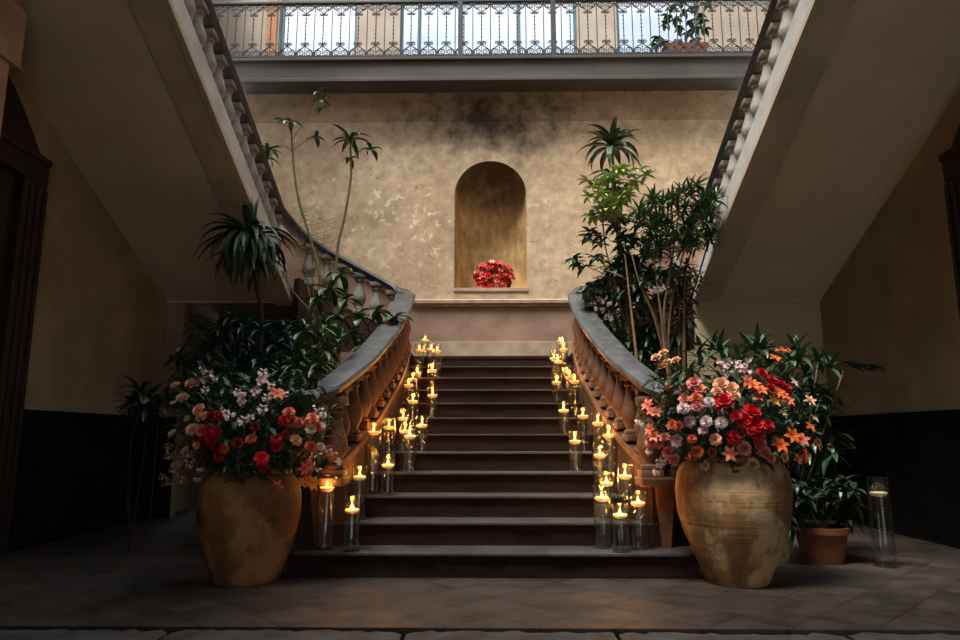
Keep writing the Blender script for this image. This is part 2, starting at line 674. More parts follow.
# side walls, black dado paint, doors
for s, side in ((-1, 'left'), (1, 'right')):
    bm = BM()
    box(bm, min(s * XW, s * (XW + .3)), max(s * XW, s * (XW + .3)), -4.2, YF, 0, 6.3)
    box(bm, min(s * XW, s * (XW + .3)), max(s * XW, s * (XW + .3)), -4.2, 8.8, 6.3, 10.6)
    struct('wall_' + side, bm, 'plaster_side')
    bm = BM()
    box(bm, min(s * XW, s * (XW - .015)), max(s * XW, s * (XW - .015)), 2.0, YC, 0, 1.20)
    struct('baseboard_' + side, bm, 'dark')
    # carved door on the side wall
    d = tag(bpy.data.objects.new('door_1' if s < 0 else 'door_2', None), kind='structure')
    C.objects.link(d)
    d.location = (s * XW, 4.7, 0)
    zt_ = 3.40
    y0, y1 = 3.9, 5.72
    xa = s * (XW - .02)
    bm = BM()
    xf = s * (XW - .13)
    for ya, yb in ((y1 - .30, y1), (y0, y0 + .30)):
        box(bm, min(xf, s * XW), max(xf, s * XW), ya, yb, 0, zt_ - .25, .015)
        for k in range(3):
            yy = ya + .06 + k * .09
            box(bm, min(xf - s * .02, xf), max(xf - s * .02, xf), yy, yy + .04, .3, zt_ - .3, .008)
    box(bm, min(xf, s * XW), max(xf, s * XW), y0, y1, zt_ - .25, zt_, .015)
    box(bm, min(xf - s * .02, s * XW), max(xf - s * .02, s * XW), y0, y1, zt_ - .06, zt_, .01)
    obj('door_frame', bm, 'wood', d)
    bm = BM()
    prism(bm, [(y0 + .08 + (y1 - y0 - .16) * k / 12, zt_ + .62 * math.sin(pi * k / 12)) for k in range(13)], 'x', s * (XW - .10), s * XW)
    obj('door_crest', bm, 'wood', d)
    for ya, yb in ((y0 + .3, 4.80), (4.82, y1 - .3)):
        bm = BM()
        box(bm, min(s * (XW - .05), s * XW), max(s * (XW - .05), s * XW), ya, yb, 0, zt_ - .25)
        for z0 in (.25, 1.2, 2.2):
            box(bm, min(s * (XW - .075), s * XW), max(s * (XW - .075), s * XW), ya + .1, yb - .1, z0, z0 + .75, .02)
        obj('door_panel', bm, 'wood', d)

# stone pilaster by the door nearest the camera
d = tag(bpy.data.objects.new('trim_4', None), kind='structure')
C.objects.link(d)
d.location = (-3.7, 4.3, 0)
pz = P(12, 64, 4.5).z
pe = P(11, 64, 4.5).x
pc = P(24, 40, 4.6).x
bm = BM()
box(bm, -XW, pe, 3.85, 4.5, 0, pz, .02)
obj('pilaster_shaft', bm, 'pilaster', d)
bm = BM()
prism(bm, [(-XW, pz), (pe + .02, pz), (pc, pz + .05), (pc, P(24, 14, 4.6).z), (pc - .06, P(24, 4, 4.6).z), (pc - .06, pz + .75), (-XW, pz + .75)], 'y', 3.75, 4.6)
obj('pilaster_capital', bm, 'pilaster', d)
bm = BM()
box(bm, -XW, pe - .06, 3.85, 4.5, pz + .75, 10.6)
obj('pilaster_upper_shaft', bm, 'pilaster', d)

# rear wall behind the camera with an added opening that lets in fill light
bm = BM()
AX0, AX1, AH = 0.4, 3.9, 3.7
for xa, xb in ((-4.35, AX0), (AX1, 4.35)):
    box(bm, xa, xb, -4.4, -4.2, 0, 10.6)
box(bm, AX0, AX1, -4.4, -4.2, AH, 10.6)
struct('wall_rear', bm, 'plaster_side')
# roof with its skylight opening
SX, SY0, SY1, ZR = 5.4, 0.6, 12.4, 10.6
bm = BM()
for xa, xb, ya, yb in ((-6.2, -SX, -4.4, 14), (SX, 6.2, -4.4, 14), (-SX, SX, -4.4, SY0), (-SX, SX, SY1, 14)):
    box(bm, xa, xb, ya, yb, ZR, ZR + .25)
struct('ceiling', bm, 'plaster_side')

# gallery above: slab, fascia, wall with tall windows
zg0, zg1 = P(490, 80, YF).z, P(490, 57, YF).z
bm = BM()
box(bm, -6.2, 6.2, YF + .02, 13.2, zg0, zg1 - .05)
struct('floor_gallery', bm, 'fascia')
bm = BM()
XG = 5.0
box(bm, -XG, XG, YF, YF + .06, zg0 + .02, zg1 - .06)
box(bm, -XG, XG, YF - .05, YF + .1, zg1 - .06, zg1, .012)
box(bm, -XG, XG, YF - .03, YF + .1, zg0 - .02, zg0 + .05, .01)
struct('trim_5', bm, 'fascia')
YG = 12.6


def gx(x):
    return P(x, 30, YG).x


wins = [(280, 357, []), (400, 577, [419, 519]), (617, 700, [])]
zw0, zw1 = zg1 + .12, 10.3
edges = [-6.2] + [gx(v) for w in wins for v in w[:2]] + [6.2]
bm = BM()
for k in range(0, len(edges), 2):
    box(bm, edges[k], edges[k + 1], YG, YG + .3, zg1 - .05, ZR)
for x0, x1, _ in wins:
    box(bm, gx(x0), gx(x1), YG, YG + .3, zg1 - .05, zw0)
    box(bm, gx(x0), gx(x1), YG, YG + .3, zw1, ZR)
struct('wall_gallery', bm, 'pier')
for s in (-1, 1):
    bm = BM()
    box(bm, min(s * 6.2, s * 6.4), max(s * 6.2, s * 6.4), YF, 13.2, zg0, ZR)
    struct('wall_gallery_end', bm, 'pier')
    bm = BM()
    box(bm, min(s * XG, s * 6.4), max(s * XG, s * 6.4), YF - .2, YF, zg0, ZR)
    struct('wall_gallery_front', bm, 'pier')
for k, (x0, x1, mull) in enumerate(wins):
    a, b = gx(x0), gx(x1)
    w = tag(bpy.data.objects.new('window_%d' % (k + 1), None), kind='structure')
    C.objects.link(w)
    w.location = ((a + b) / 2, YG + .05, zw0)
    bm = BM()
    for xa, xb in [(a, a + .06), (b - .06, b)] + [(gx(m) - .035, gx(m) + .035) for m in mull]:
        box(bm, xa, xb, YG + .05, YG + .13, zw0, zw1)
    box(bm, a, b, YG + .05, YG + .13, zw0, zw0 + .06)
    box(bm, a, b, YG + .05, YG + .13, zw1 - .06, zw1)
    obj('window_frame', bm, 'frame', w)
    bm = BM()
    box(bm, a, b, YG + .085, YG + .095, zw0, zw1)
    obj('window_pane', bm, 'pane', w)
bm = BM()
box(bm, gx(267), gx(277), YG - .04, YG + .02, zg1 - .05, zw1, .008)
struct('trim_6', bm, 'timber')

# ------------------------------------------------------------------ gallery railing
rl = thing('iron_railing', 'black wrought iron railing with scrolls along the gallery edge', 'railing', (0, YF + .02, zg1))
zr = P(490, 0.5, YF).z
pit = .288
bm = BM()
box(bm, -XG, XG, YF - .01, YF + .05, zr - .02, zr + .025, .006)
obj('top_rail', bm, 'iron', rl)
bm = BM()
box(bm, -XG, XG, YF, YF + .04, zg1 + .035, zg1 + .06)
obj('bottom_rail', bm, 'iron', rl)
hz = zr - zg1
bm = BM()
tube(bm, [(0, 0, .0), (0, 0, hz)], .0085, sides=6)
o = obj('bar', bm, 'iron', rl, local=True, loc=origin_of(rl))
bar_me = o.data
bpy.data.objects.remove(o)
bm = BM()
rings = []
for k in range(33):
    a = k * .55
    z = .22 + (hz - .44) * k / 32
    w = .013 if k % 4 < 2 else .0075
    rings.append([bm.verts.new((w * math.cos(a + q * pi / 2), w * math.sin(a + q * pi / 2), z)) for q in range(4)])
for p, q in zip(rings, rings[1:]):
    for k in range(4):
        bm.faces.new((p[k], p[(k + 1) % 4], q[(k + 1) % 4], q[k]))
tube(bm, [(0, 0, .05), (0, 0, .24)], .007)
tube(bm, [(0, 0, hz - .24), (0, 0, hz)], .007)
o = obj('twisted_bar', bm, 'iron', rl, local=True, loc=origin_of(rl))
twist_me = o.data
bpy.data.objects.remove(o)


def spiral(cx, cz, r0, a0, turns, dirn):
    n = 22
    return [Vector((cx + r0 * (1 - .8 * k / n) * math.cos(a0 + dirn * turns * 2 * pi * k / n), 0, cz + r0 * (1 - .8 * k / n) * math.sin(a0 + dirn * turns * 2 * pi * k / n))) for k in range(n + 1)]


bm = BM()
for s in (-1, 1):
    low = [Vector((s * p.x, 0, p.z)) for p in spiral(.064, .108, .056, 0, 1.5, 1)]
    arm = smooth_path([(s * .136, 0, .07), (s * .122, 0, .135), (s * .082, 0, .172), (s * .034, 0, .205), (s * .012, 0, .25)], 5)
    top = [Vector((s * p.x, 0, p.z)) for p in spiral(.044, .262, .033, pi * 1.08, 1.4, -1)]
    side = smooth_path([(s * .12, 0, .108), (s * .118, 0, .08), (s * .09, 0, .052), (0, 0, .05)], 4)
    tube(bm, low, .0095, .007, 5)
    tube(bm, arm, .0095, .0095, 5)
    tube(bm, top, .0095, .006, 5)
    tube(bm, side, .0095, .0095, 5)
o = obj('scroll', bm, 'iron', rl, local=True, loc=origin_of(rl))
scr_me = o.data
bpy.data.objects.remove(o)
nu = 16
for k in range(-nu, nu):
    inst('bar', bar_me, rl, (k * pit, 0, 0))
for k in range(-nu, nu):
    inst('twisted_bar', twist_me, rl, (k * pit + pit / 2, 0, 0))
    inst('scroll', scr_me, rl, (k * pit + pit / 2, 0, 0))
    inst('scroll', scr_me, rl, (k * pit + pit / 2, 0, hz), (pi, 0, 0), (.95, 1, .8))
for px in (460.5, 553.5):
    bm = BM()
    x = P(px, 30, YF).x
    box(bm, x - .04, x + .04, YF - .015, YF + .06, zg1, zr + .3, .006)
    obj('post', bm, 'iron', rl)

# ------------------------------------------------------------------ central stairs
st = thing('staircase', 'wide dark stone staircase rising between the two candle rows to the landing', 'stairs', (0, Y1, 0))
HW = [1.45, 1.33, 1.18, 1.13, 1.10, 1.07, 1.05, 1.04, 1.04, 1.05, 1.07]
for i in range(1, N):
    yf = Y1 + (i - 1) * G
    w = HW[i - 1]
    bm = BM()
    box(bm, -w + .02, w - .02, yf + .02, yf + G + .1, (i - 1) * RS, i * RS - .012)
    stp = obj('step', bm, 'riser', st)
    bm = BM()
    # worn tread with an uneven nosing
    n = 60
    wear = .012 if i < 4 else .004
    fr = []
    for k in range(n + 1):
        x = -w + 2 * w * k / n
        corner = .10 * max(0, (abs(x) - (w - .12)) / .12) ** 2 if i < 3 else 0
        fr.append((x, yf - .012 + R.uniform(0, wear) + corner))
    prism(bm, fr + [(w, yf + G + .02), (-w, yf + G + .02)], 'z', i * RS - .014, i * RS)
    obj('tread', bm, 'tread', stp)
bm = BM()
box(bm, -1.25, 1.25, YL, YB - .02, ZL - RS, ZL - .034)
box(bm, -1.25, 1.25, YL - .012, YB - .02, ZL - .034, ZL)
obj('landing', bm, 'riser', st)

# ------------------------------------------------------------------ balustrades


def zrail(y):
    return 1.345 + .438 * (max(y, 5.13) - 5.13)


RAILP = [(-.125, -.035), (-.10, -.085), (-.06, -.10), (.06, -.10), (.10, -.085), (.125, -.035), (.115, -.012), (.085, 0), (-.085, 0), (-.115, -.012)]
RAILU = [(-.10, -.04), (-.075, -.085), (-.05, -.10), (.05, -.10), (.075, -.085), (.10, -.04), (.085, 0), (-.085, 0)]
BH = .55


def baluster_bm(h=BH, k=1.0):
    bm = BM()
    prof = [(.050, .055), (.058, .065), (.058, .085), (.042, .10), (.040, .115), (.060, .16), (.072, .21), (.070, .25), (.055, .31), (.040, .37), (.034, .42),
            (.034, .445), (.047, .455), (.047, .47), (.036, .48), (.040, .497), (.055, .505)]
    s = h / .55
    lathe(bm, [(r * k, z * s) for r, z in prof], 16)
    box(bm, -.062 * k, .062 * k, -.062 * k, .062 * k, 0, .058 * s, .006)
    box(bm, -.060 * k, .060 * k, -.060 * k, .060 * k, .503 * s, h + .012, .006)
    return bm


def mesh_of(bm, name, mat):
    o = obj(name, bm, mat, None, smooth=True, local=True)
    me = o.data
    bpy.data.objects.remove(o)
    return me


bal_low = mesh_of(baluster_bm(BH, 1.08), 'baluster', 'lower_baluster')
bal_up = mesh_of(baluster_bm(BH - .03, 1.22), 'baluster', 'baluster')
bal_newel = mesh_of(baluster_bm(.60, 1.35), 'newel_baluster', 'lower_baluster')


def along(path, step, start):
    """points every step metres (plan length) along path"""
    out = []
    need = start
    for a, b in zip(path, path[1:]):
        L = math.hypot(b.x - a.x, b.y - a.y)
        d = 0
        while need <= L - d + 1e-9:
            d += need
            out.append((a.lerp(b, d / L), math.atan2(b.y - a.y, b.x - a.x)))
            need = step
        need -= L - d
    return out


for s, side, who in ((-1, 'left', 'drooping dark plant'), (1, 'right', 'woody leaf clump')):
    base = [(1.52, 5.18), (1.32, 5.20), (1.20, 5.42), (1.105, 5.95), (1.03, 7.0), (1.04, 7.8), (1.07, 8.3)]
    path = smooth_path([(s * x, y, zrail(y) if k > 1 else 1.315 + .008 * k) for k, (x, y) in enumerate(base)], 8)
    bt = thing('stair_balustrade', 'grey-railed balustrade of the central stairs beside the ' + who, 'balustrade', (s * 1.1, 5.1, 0), 'balustrades of the central stairs')
    bm = BM()
    sweep(bm, path, RAILP)
    obj('handrail', bm, 'rail', bt, smooth=True)
    strp = [p for p in path if p.y > 5.27]
    bm = BM()
    wall_along(bm, strp, lambda p: 0.0, lambda p: zrail(p.y) - .10 - BH, .065)
    obj('string_wall', bm, 'brown_string', bt)
    bm = BM()
    sweep(bm, [p + Vector((0, 0, zrail(p.y) - .10 - BH - p.z)) for p in strp], [(-.085, -.05), (.085, -.05), (.085, 0), (-.085, 0)])
    obj('string_cap', bm, 'lower_baluster', bt)
    for p, a in along(strp, .235, .16):
        inst('baluster', bal_low, bt, Vector((p.x, p.y, zrail(p.y) - .10 - BH)) - origin_of(bt), (0, 0, a))
    # pedestal under the first balusters
    bm = BM()
    x0, x1 = 1.10, 1.54
    box(bm, min(s * x0, s * x1), max(s * x0, s * x1), 5.14, 5.42, .60, .665, .012)
    obj('pedestal_cap', bm, 'lower_baluster', bt)
    bm = BM()
    box(bm, min(s * 1.12, s * 1.48), max(s * 1.12, s * 1.48), 5.275, 5.40, RS, .60)
    obj('pedestal', bm, 'brown_string', bt)
    bm = BM()
    prism(bm, [(s * 1.25, RS), (s * 1.31, RS), (s * 1.36, .60), (s * 1.22, .60)], 'y', 5.20, 5.27)
    obj('pedestal_pilaster', bm, 'lower_baluster', bt)
    inst('newel_baluster', bal_newel, bt, Vector((s * 1.20, 5.28, .655)) - origin_of(bt))
    inst('newel_baluster', bal_newel, bt, Vector((s * 1.43, 5.27, .655)) - origin_of(bt))

    # side flight and return flight rail
    side_pts = [(1.07, 8.3), (1.16, 8.47), (1.34, 8.52), (1.7, 8.50), (2.15, 8.42), (2.43, 8.25), (XI + .07, 7.95)]
    L = [0]
    for a, b in zip(side_pts, side_pts[1:]):
        L.append(L[-1] + math.hypot(b[0] - a[0], b[1] - a[1]))
    zA, zB = zrail(8.3), soff(7.95) + .90
    sp = [(s * x, y, zA + (zB - zA) * l / L[-1]) for (x, y), l in zip(side_pts, L)]
    sp = smooth_path(sp, 8)
    rp = [Vector((s * (XI + .09), y, soff(y) + .90)) for y in (7.9, 6, 4, 2, 0.2)]
    bt = thing('upper_balustrade', 'pale stone balustrade climbing the upper flight above the ' + who, 'balustrade', (s * 2.5, 8.0, 3.0), 'balustrades of the upper flights')
    bm = BM()
    sweep(bm, sp + rp, RAILU)
    obj('handrail', bm, 'rail', bt, smooth=True)
    for p, a in along(sp[6:], .215, .16):
        if p.y < 8.28 and abs(p.x) > 2.4:
            continue
        inst('baluster', bal_up, bt, Vector((p.x, p.y, p.z - .10 - BH + .03)) - origin_of(bt), (0, 0, a))
    yy = 7.95
    while yy > .5:
        inst('baluster', bal_up, bt, Vector((s * (XI + .10), yy, soff(yy) + .28)) - origin_of(bt))
        yy -= .245
    # flight: side steps, corner landing, soffit, string
    fl = thing('stair_flight', 'plastered upper stair flight returning overhead above the ' + who, 'stairs', (s * 3.2, YC, 2.6), 'upper stair flights')
    bm = BM()
    wall_along(bm, [p for p in sp if p.y > 8.22], lambda p: 0.0 if abs(p.x) < 2.36 else 2.4, lambda p: p.z - .10 - BH + .025, .07)
    obj('side_string', bm, 'brown_string', fl)
    for k in range(5):
        bm = BM()
        xa, xb = 1.15 + k * .26, 2.48
        box(bm, min(s * xa, s * xb), max(s * xa, s * xb), 8.52, YB - .03, ZL + k * RS - .02, ZL + (k + 1) * RS)
        obj('step', bm, 'riser', fl)
    bm = BM()
    box(bm, min(s * XI, s * XW), max(s * XI, s * XW), YC + .02, YB - .03, 2.62, 2.82)
    obj('corner_landing', bm, 'soffit', fl)
    bm = BM()
    prism(bm, [(YC, soff(YC)), (0, soff(0)), (0, soff(0) + .28), (YC, soff(YC) + .28)], 'x', s * (XI + .02), s * XW)
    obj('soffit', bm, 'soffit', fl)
    bm = BM()
    prism(bm, [(YC - .02, soff(YC) - .02), (0, soff(0) - .03), (0, soff(0) + .01), (YC - .02, soff(YC) + .02)], 'x', s * (XI + .02), s * (XI + .30))
    obj('soffit_band', bm, 'band', fl)
    bm = BM()
    prism(bm, [(YC + .1, soff(YC) - .05), (0, soff(0) - .0), (0, soff(0) + .29), (YC + .1, soff(YC) + .24)], 'x', s * XI, s * (XI + .2))
    obj('string', bm, 'string', fl)
    bm = BM()
    prism(bm, [(YC, soff(YC) - .045), (0, soff(0) - .045), (0, soff(0) + .01), (YC, soff(YC) + .01)], 'x', s * (XI - .025), s * (XI + .03))
    obj('string_moulding', bm, 'band', fl)

# walls under the corner landings
zt = soff(YC) + .02
bm = BM()
box(bm, 1.12, XW, YC + .06, YC + .2, 0, 2.0)
box(bm, XI, XW, YC + .06, YC + .2, 2.0, zt)
struct('wall_inner_right', bm, 'plaster_lit')
bm = BM()
box(bm, 1.12, XW, YC + .045, YC + .06, 0, 1.2)
struct('baseboard_inner_right', bm, 'dark')
bm = BM()
box(bm, -XW, -3.86, YC + .06, YC + .2, 0, zt)
box(bm, -2.45, -1.12, YC + .06, YC + .2, 0, 2.0)
box(bm, -3.86, XI * -1, YC + .06, YC + .2, zt - .05, zt)
struct('wall_inner_left', bm, 'plaster_side')
bm = BM()
box(bm, -3.9, -2.56, 9.6, 9.7, 0, 2.6)
box(bm, -2.56, -1.3, 9.6, 9.7, 0, 1.9)
struct('wall_understairs', bm, 'dark')
bm = BM()
box(bm, -XW, -3.86, YC + .045, YC + .06, 0, 1.2)
struct('baseboard_inner_left', bm, 'dark')

# ------------------------------------------------------------------ urns


def urn(name_label, x, y, rb, rm, h, zm, mat):
    u = thing('urn', name_label, 'urn', (x, y, 0), None)
    prof = [(.0, 0), (rb - .01, 0), (rb, .012)]
    for k in range(1, 13):
        t = k / 12
        prof.append((rb + (rm - rb) * math.sin(t * pi / 2) ** 1.05, .012 + (zm - .012) * t))
    for k in range(1, 9):
        t = k / 8
        prof.append((rm - (rm * .24) * (1 - math.cos(t * pi / 2)), zm + (h - zm - .03) * math.sin(t * pi / 2)))
    rn = prof[-1][0]
    prof += [(rn + .012, h - .022), (rn + .016, h - .01), (rn + .006, h), (rn - .03, h - .002), (rn - .035, h - .05), (rn - .02, h - .14), (0, h - .14)]
    bm = BM()
    lathe(bm, prof, 48, (x, y, 0), close=False)
    for v in bm.verts:
        a = math.atan2(v.co.y - y, v.co.x - x)
        r = math.hypot(v.co.y - y, v.co.x - x)
        k = 1 + .012 * math.sin(2 * a + 3 * v.co.z) + .006 * math.sin(5 * a + 14 * v.co.z) + .004 * math.sin(45 * v.co.z)
        v.co.x = x + (v.co.x - x) * k
        v.co.y = y + (v.co.y - y) * k
    obj('body', bm, mat, u, smooth=True)
    return u


UL, UR = (P(250, 500, 4.85).x, 4.85), (P(733, 500, 4.85).x, 4.85)
urn('tall chalk-streaked ochre clay urn beside the unlit glass vase side of the stairs', UR[0], UR[1], .205, .378, .83, .585, 'urn')
urn('shorter clay urn in the shadows, filled with dark foliage and flowers', UL[0], UL[1], .215, .345, .74, .52, 'urn_shaded')

# ------------------------------------------------------------------ flowers (one mesh per kind and colour, shared)


def petal_grid(bm, rot, tilt, L, W, curl, base_r, zoff=0, ruffle=0, tip=.0):
    """one petal: grid from a base ring; tilt 0 = upright, 90 = flat"""
    nu_, nv = 4, 3
    g = []
    for i in range(nu_ + 1):
        t = i / nu_
        w = W * (math.sin(pi * (.18 + .72 * t)) if not tip else math.sin(pi * min(1, .12 + .88 * t)) + .02)
        ang = tilt + curl * t
        row = []
        for j in range(nv):
            q = (j - 1) * w / 2
            r = base_r + L * t * math.sin(ang)
            z = zoff + L * t * math.cos(ang) + (ruffle * R.uniform(-1, 1) * t) + abs(j - 1) * w * .18
            p = Vector((r, q, z))
            row.append(bm.verts.new(Matrix.Rotation(rot, 3, 'Z') @ p))
        g.append(row)
    for i in range(nu_):
        for j in range(nv - 1):
            bm.faces.new((g[i][j], g[i + 1][j], g[i + 1][j + 1], g[i][j + 1]))


def rose_bm():
    bm = BM()
    for ring, (n, tilt, L, W, br) in enumerate(((3, -.45, .020, .026, .007), (4, -.12, .026, .032, .010), (5, .25, .032, .040, .012), (6, .65, .038, .048, .012), (7, 1.05, .042, .050, .011))):
        for k in range(n):
            petal_grid(bm, 2 * pi * (k + ring * .37) / n + R.uniform(-.1, .1), tilt, L, W, .35, br, zoff=-.004 * ring)
    return bm


def carnation_bm():
    bm = BM()
    for ring, (n, tilt, L) in enumerate(((4, -.35, .024), (7, .1, .032), (10, .5, .037), (12, .9, .041), (12, 1.3, .041))):
        for k in range(n):
            petal_grid(bm, 2 * pi * (k + .3 * ring) / n, tilt + R.uniform(-.15, .15), L, .030, .25, .004, zoff=-.003 * ring, ruffle=.009)
    return bm


def lily_bm():
    bm = BM()
    for ring in (0, 1):
        for k in range(3):
            petal_grid(bm, 2 * pi * (k + .5 * ring) / 3, .75 + .15 * ring, .062, .030, .55, .004, tip=1)
    for k in range(5):
        a = 2 * pi * k / 5
        tube(bm, [(0, 0, 0), (.012 * math.cos(a), .012 * math.sin(a), .04)], .0012, sides=4)
    return bm


def spray_bm():
    bm = BM()
    for k in range(9):
        c = Vector((R.uniform(-.045, .045), R.uniform(-.045, .045), R.uniform(-.03, .03)))
        tmp = bmesh.new()
        for q in range(5):
            petal_grid(tmp, 2 * pi * q / 5, 1.2, .017, .015, .25, .001)
        rot = Euler((R.uniform(-.7, .7), R.uniform(-.7, .7), R.uniform(0, 6))).to_matrix()
        for v in tmp.verts:
            v.co = rot @ v.co + c
        me = bpy.data.meshes.new('tmp')
        tmp.to_mesh(me)
        tmp.free()
        bm.from_mesh(me)
        bpy.data.meshes.remove(me)
        tube(bm, [(0, 0, -.08), c * .6 + Vector((0, 0, -.02)), c], .0012, sides=4)
    return bm


KIND_BM = {'rose': rose_bm, 'carnation': carnation_bm, 'lily': lily_bm, 'blossom_spray': spray_bm}
FM = {}


def flower_mesh(kind, colour):
    k = (kind, colour)
    if k not in FM:
        o = obj(kind, KIND_BM[kind](), PET[colour], smooth=False, local=True)
        o.data.polygons.foreach_set('use_smooth', [True] * len(o.data.polygons))
        FM[k] = o.data
        bpy.data.objects.remove(o)
    return FM[k]


bm = BM()
tube(bm, smooth_path([(0, 0, 0), (.004, 0, -.06), (-.01, .006, -.16)], 3), .0028, .0022, 5)
stem_me = mesh_of(bm, 'stem', 'green_stem')


# leaves ------------------------------------------------------------
def blade(bm, o, az, el, L, W, droop, segs=6, fold=.25, prof=.8):
    """one leaf blade: strip bending down by droop radians over its length"""
    o = Vector(o)
    d_el = el
    p = o.copy()
    rows = []
    side = Vector((-math.sin(az), math.cos(az), 0))
    for i in range(segs + 1):
        t = i / segs
        w = W * .5 * max(.02, math.sin(pi * min(1, .06 + .94 * t) ** prof))
        d = Vector((math.cos(az) * math.cos(d_el), math.sin(az) * math.cos(d_el), math.sin(d_el)))
        up = side.cross(d) * -1
        if up.z < 0 and abs(d_el) < pi / 2:
            up = -up
        rows.append([bm.verts.new(p - side * w + up * w * fold), bm.verts.new(p), bm.verts.new(p + side * w + up * w * fold)])
        p = p + d * (L / segs)
        d_el -= droop / segs
    for a, b in zip(rows, rows[1:]):
        bm.faces.new((a[0], b[0], b[1], a[1]))
        bm.faces.new((a[1], b[1], b[2], a[2]))


def whorl(bm, o, n, L, W, el=(0, .9), droop=(.6, 1.4), jitter=.3, segs=6, prof=.8):
    a0 = R.uniform(0, 6.28)
    for k in range(n):
        t = k / max(1, n - 1)
        blade(bm, o, a0 + k * 2.4 + R.uniform(-jitter, jitter), el[0] + (el[1] - el[0]) * t + R.uniform(-.12, .12), L * R.uniform(.75, 1.08), W * R.uniform(.85, 1.1), R.uniform(*droop), segs, prof=prof)


def bouquet(th, cx, cy, cz, rx, rz, ry, blooms, n_leaf, root, leafm='leaf'):
    """blooms: (px, py, kind, colour, size); placed on the front of an ellipsoid of the arrangement"""
    base = origin_of(th)
    heart = Vector((cx, cy + .05, root))
    for px, py, kind, colour, sz in blooms:
        Y = cy - .3
        for _ in range(3):
            p = P(px, py, Y)
            q = 1 - ((p.x - cx) / rx) ** 2 - ((p.z - cz) / rz) ** 2
            Y = cy - ry * math.sqrt(max(0.03, q)) + R.uniform(-.02, .02)
        p = P(px, py, Y)
        nrm = (p - heart).normalized() + Vector((0, -.35, .30)) + Vector((R.uniform(-.45, .45), R.uniform(-.2, .2), R.uniform(-.35, .45)))
        rot = nrm.normalized().to_track_quat('Z', 'Y').to_euler()
        sz *= .78
        f = inst(kind, flower_mesh(kind, colour), th, p - base, rot, (sz, sz, sz))
        inst('stem', stem_me, f, (0, 0, 0))
    bm = BM()
    for k in range(n_leaf):
        a, b_ = R.uniform(0, 2 * pi), R.uniform(-.72, 1)
        cr = math.sqrt(max(0, 1 - b_ * b_))
        q = R.uniform(.35, .93)
        p = Vector((cx + rx * cr * math.cos(a) * q, cy + ry * cr * math.sin(a) * q, cz + rz * b_ * q))
        az = math.atan2(p.y - cy, p.x - cx) + R.uniform(-.8, .8)
        blade(bm, p, az, R.uniform(-.5, 1.0), R.uniform(.06, .12), R.uniform(.022, .045), R.uniform(.2, 1.2), 4)
    for k in range(150):
        a = R.uniform(0, 2 * pi)
        q = R.uniform(.18, .34)
        blade(bm, (cx + q * math.cos(a), cy + q * math.sin(a), root + R.uniform(.02, .16)), a + R.uniform(-.5, .5), R.uniform(-.2, .9), R.uniform(.09, .16), R.uniform(.025, .05), R.uniform(.8, 1.9), 5)
    for k in range(60):
        a = R.uniform(0, 2 * pi)
        q = R.uniform(.2, .8)
        p = Vector((cx + rx * math.cos(a) * q, cy + ry * math.sin(a) * q, cz + rz * R.uniform(-.1, .7)))
        tube(bm, [heart + Vector((R.uniform(-.1, .1), R.uniform(-.1, .1), -.05)), heart.lerp(p, .5), p], .004, .002, 4)
    obj('foliage', bm, leafm, th)


def zl8(x0, y0, sc, lst):
    return [(x0 + u / sc, y0 + v / sc, k, c, s) for u, v, k, c, s in lst]


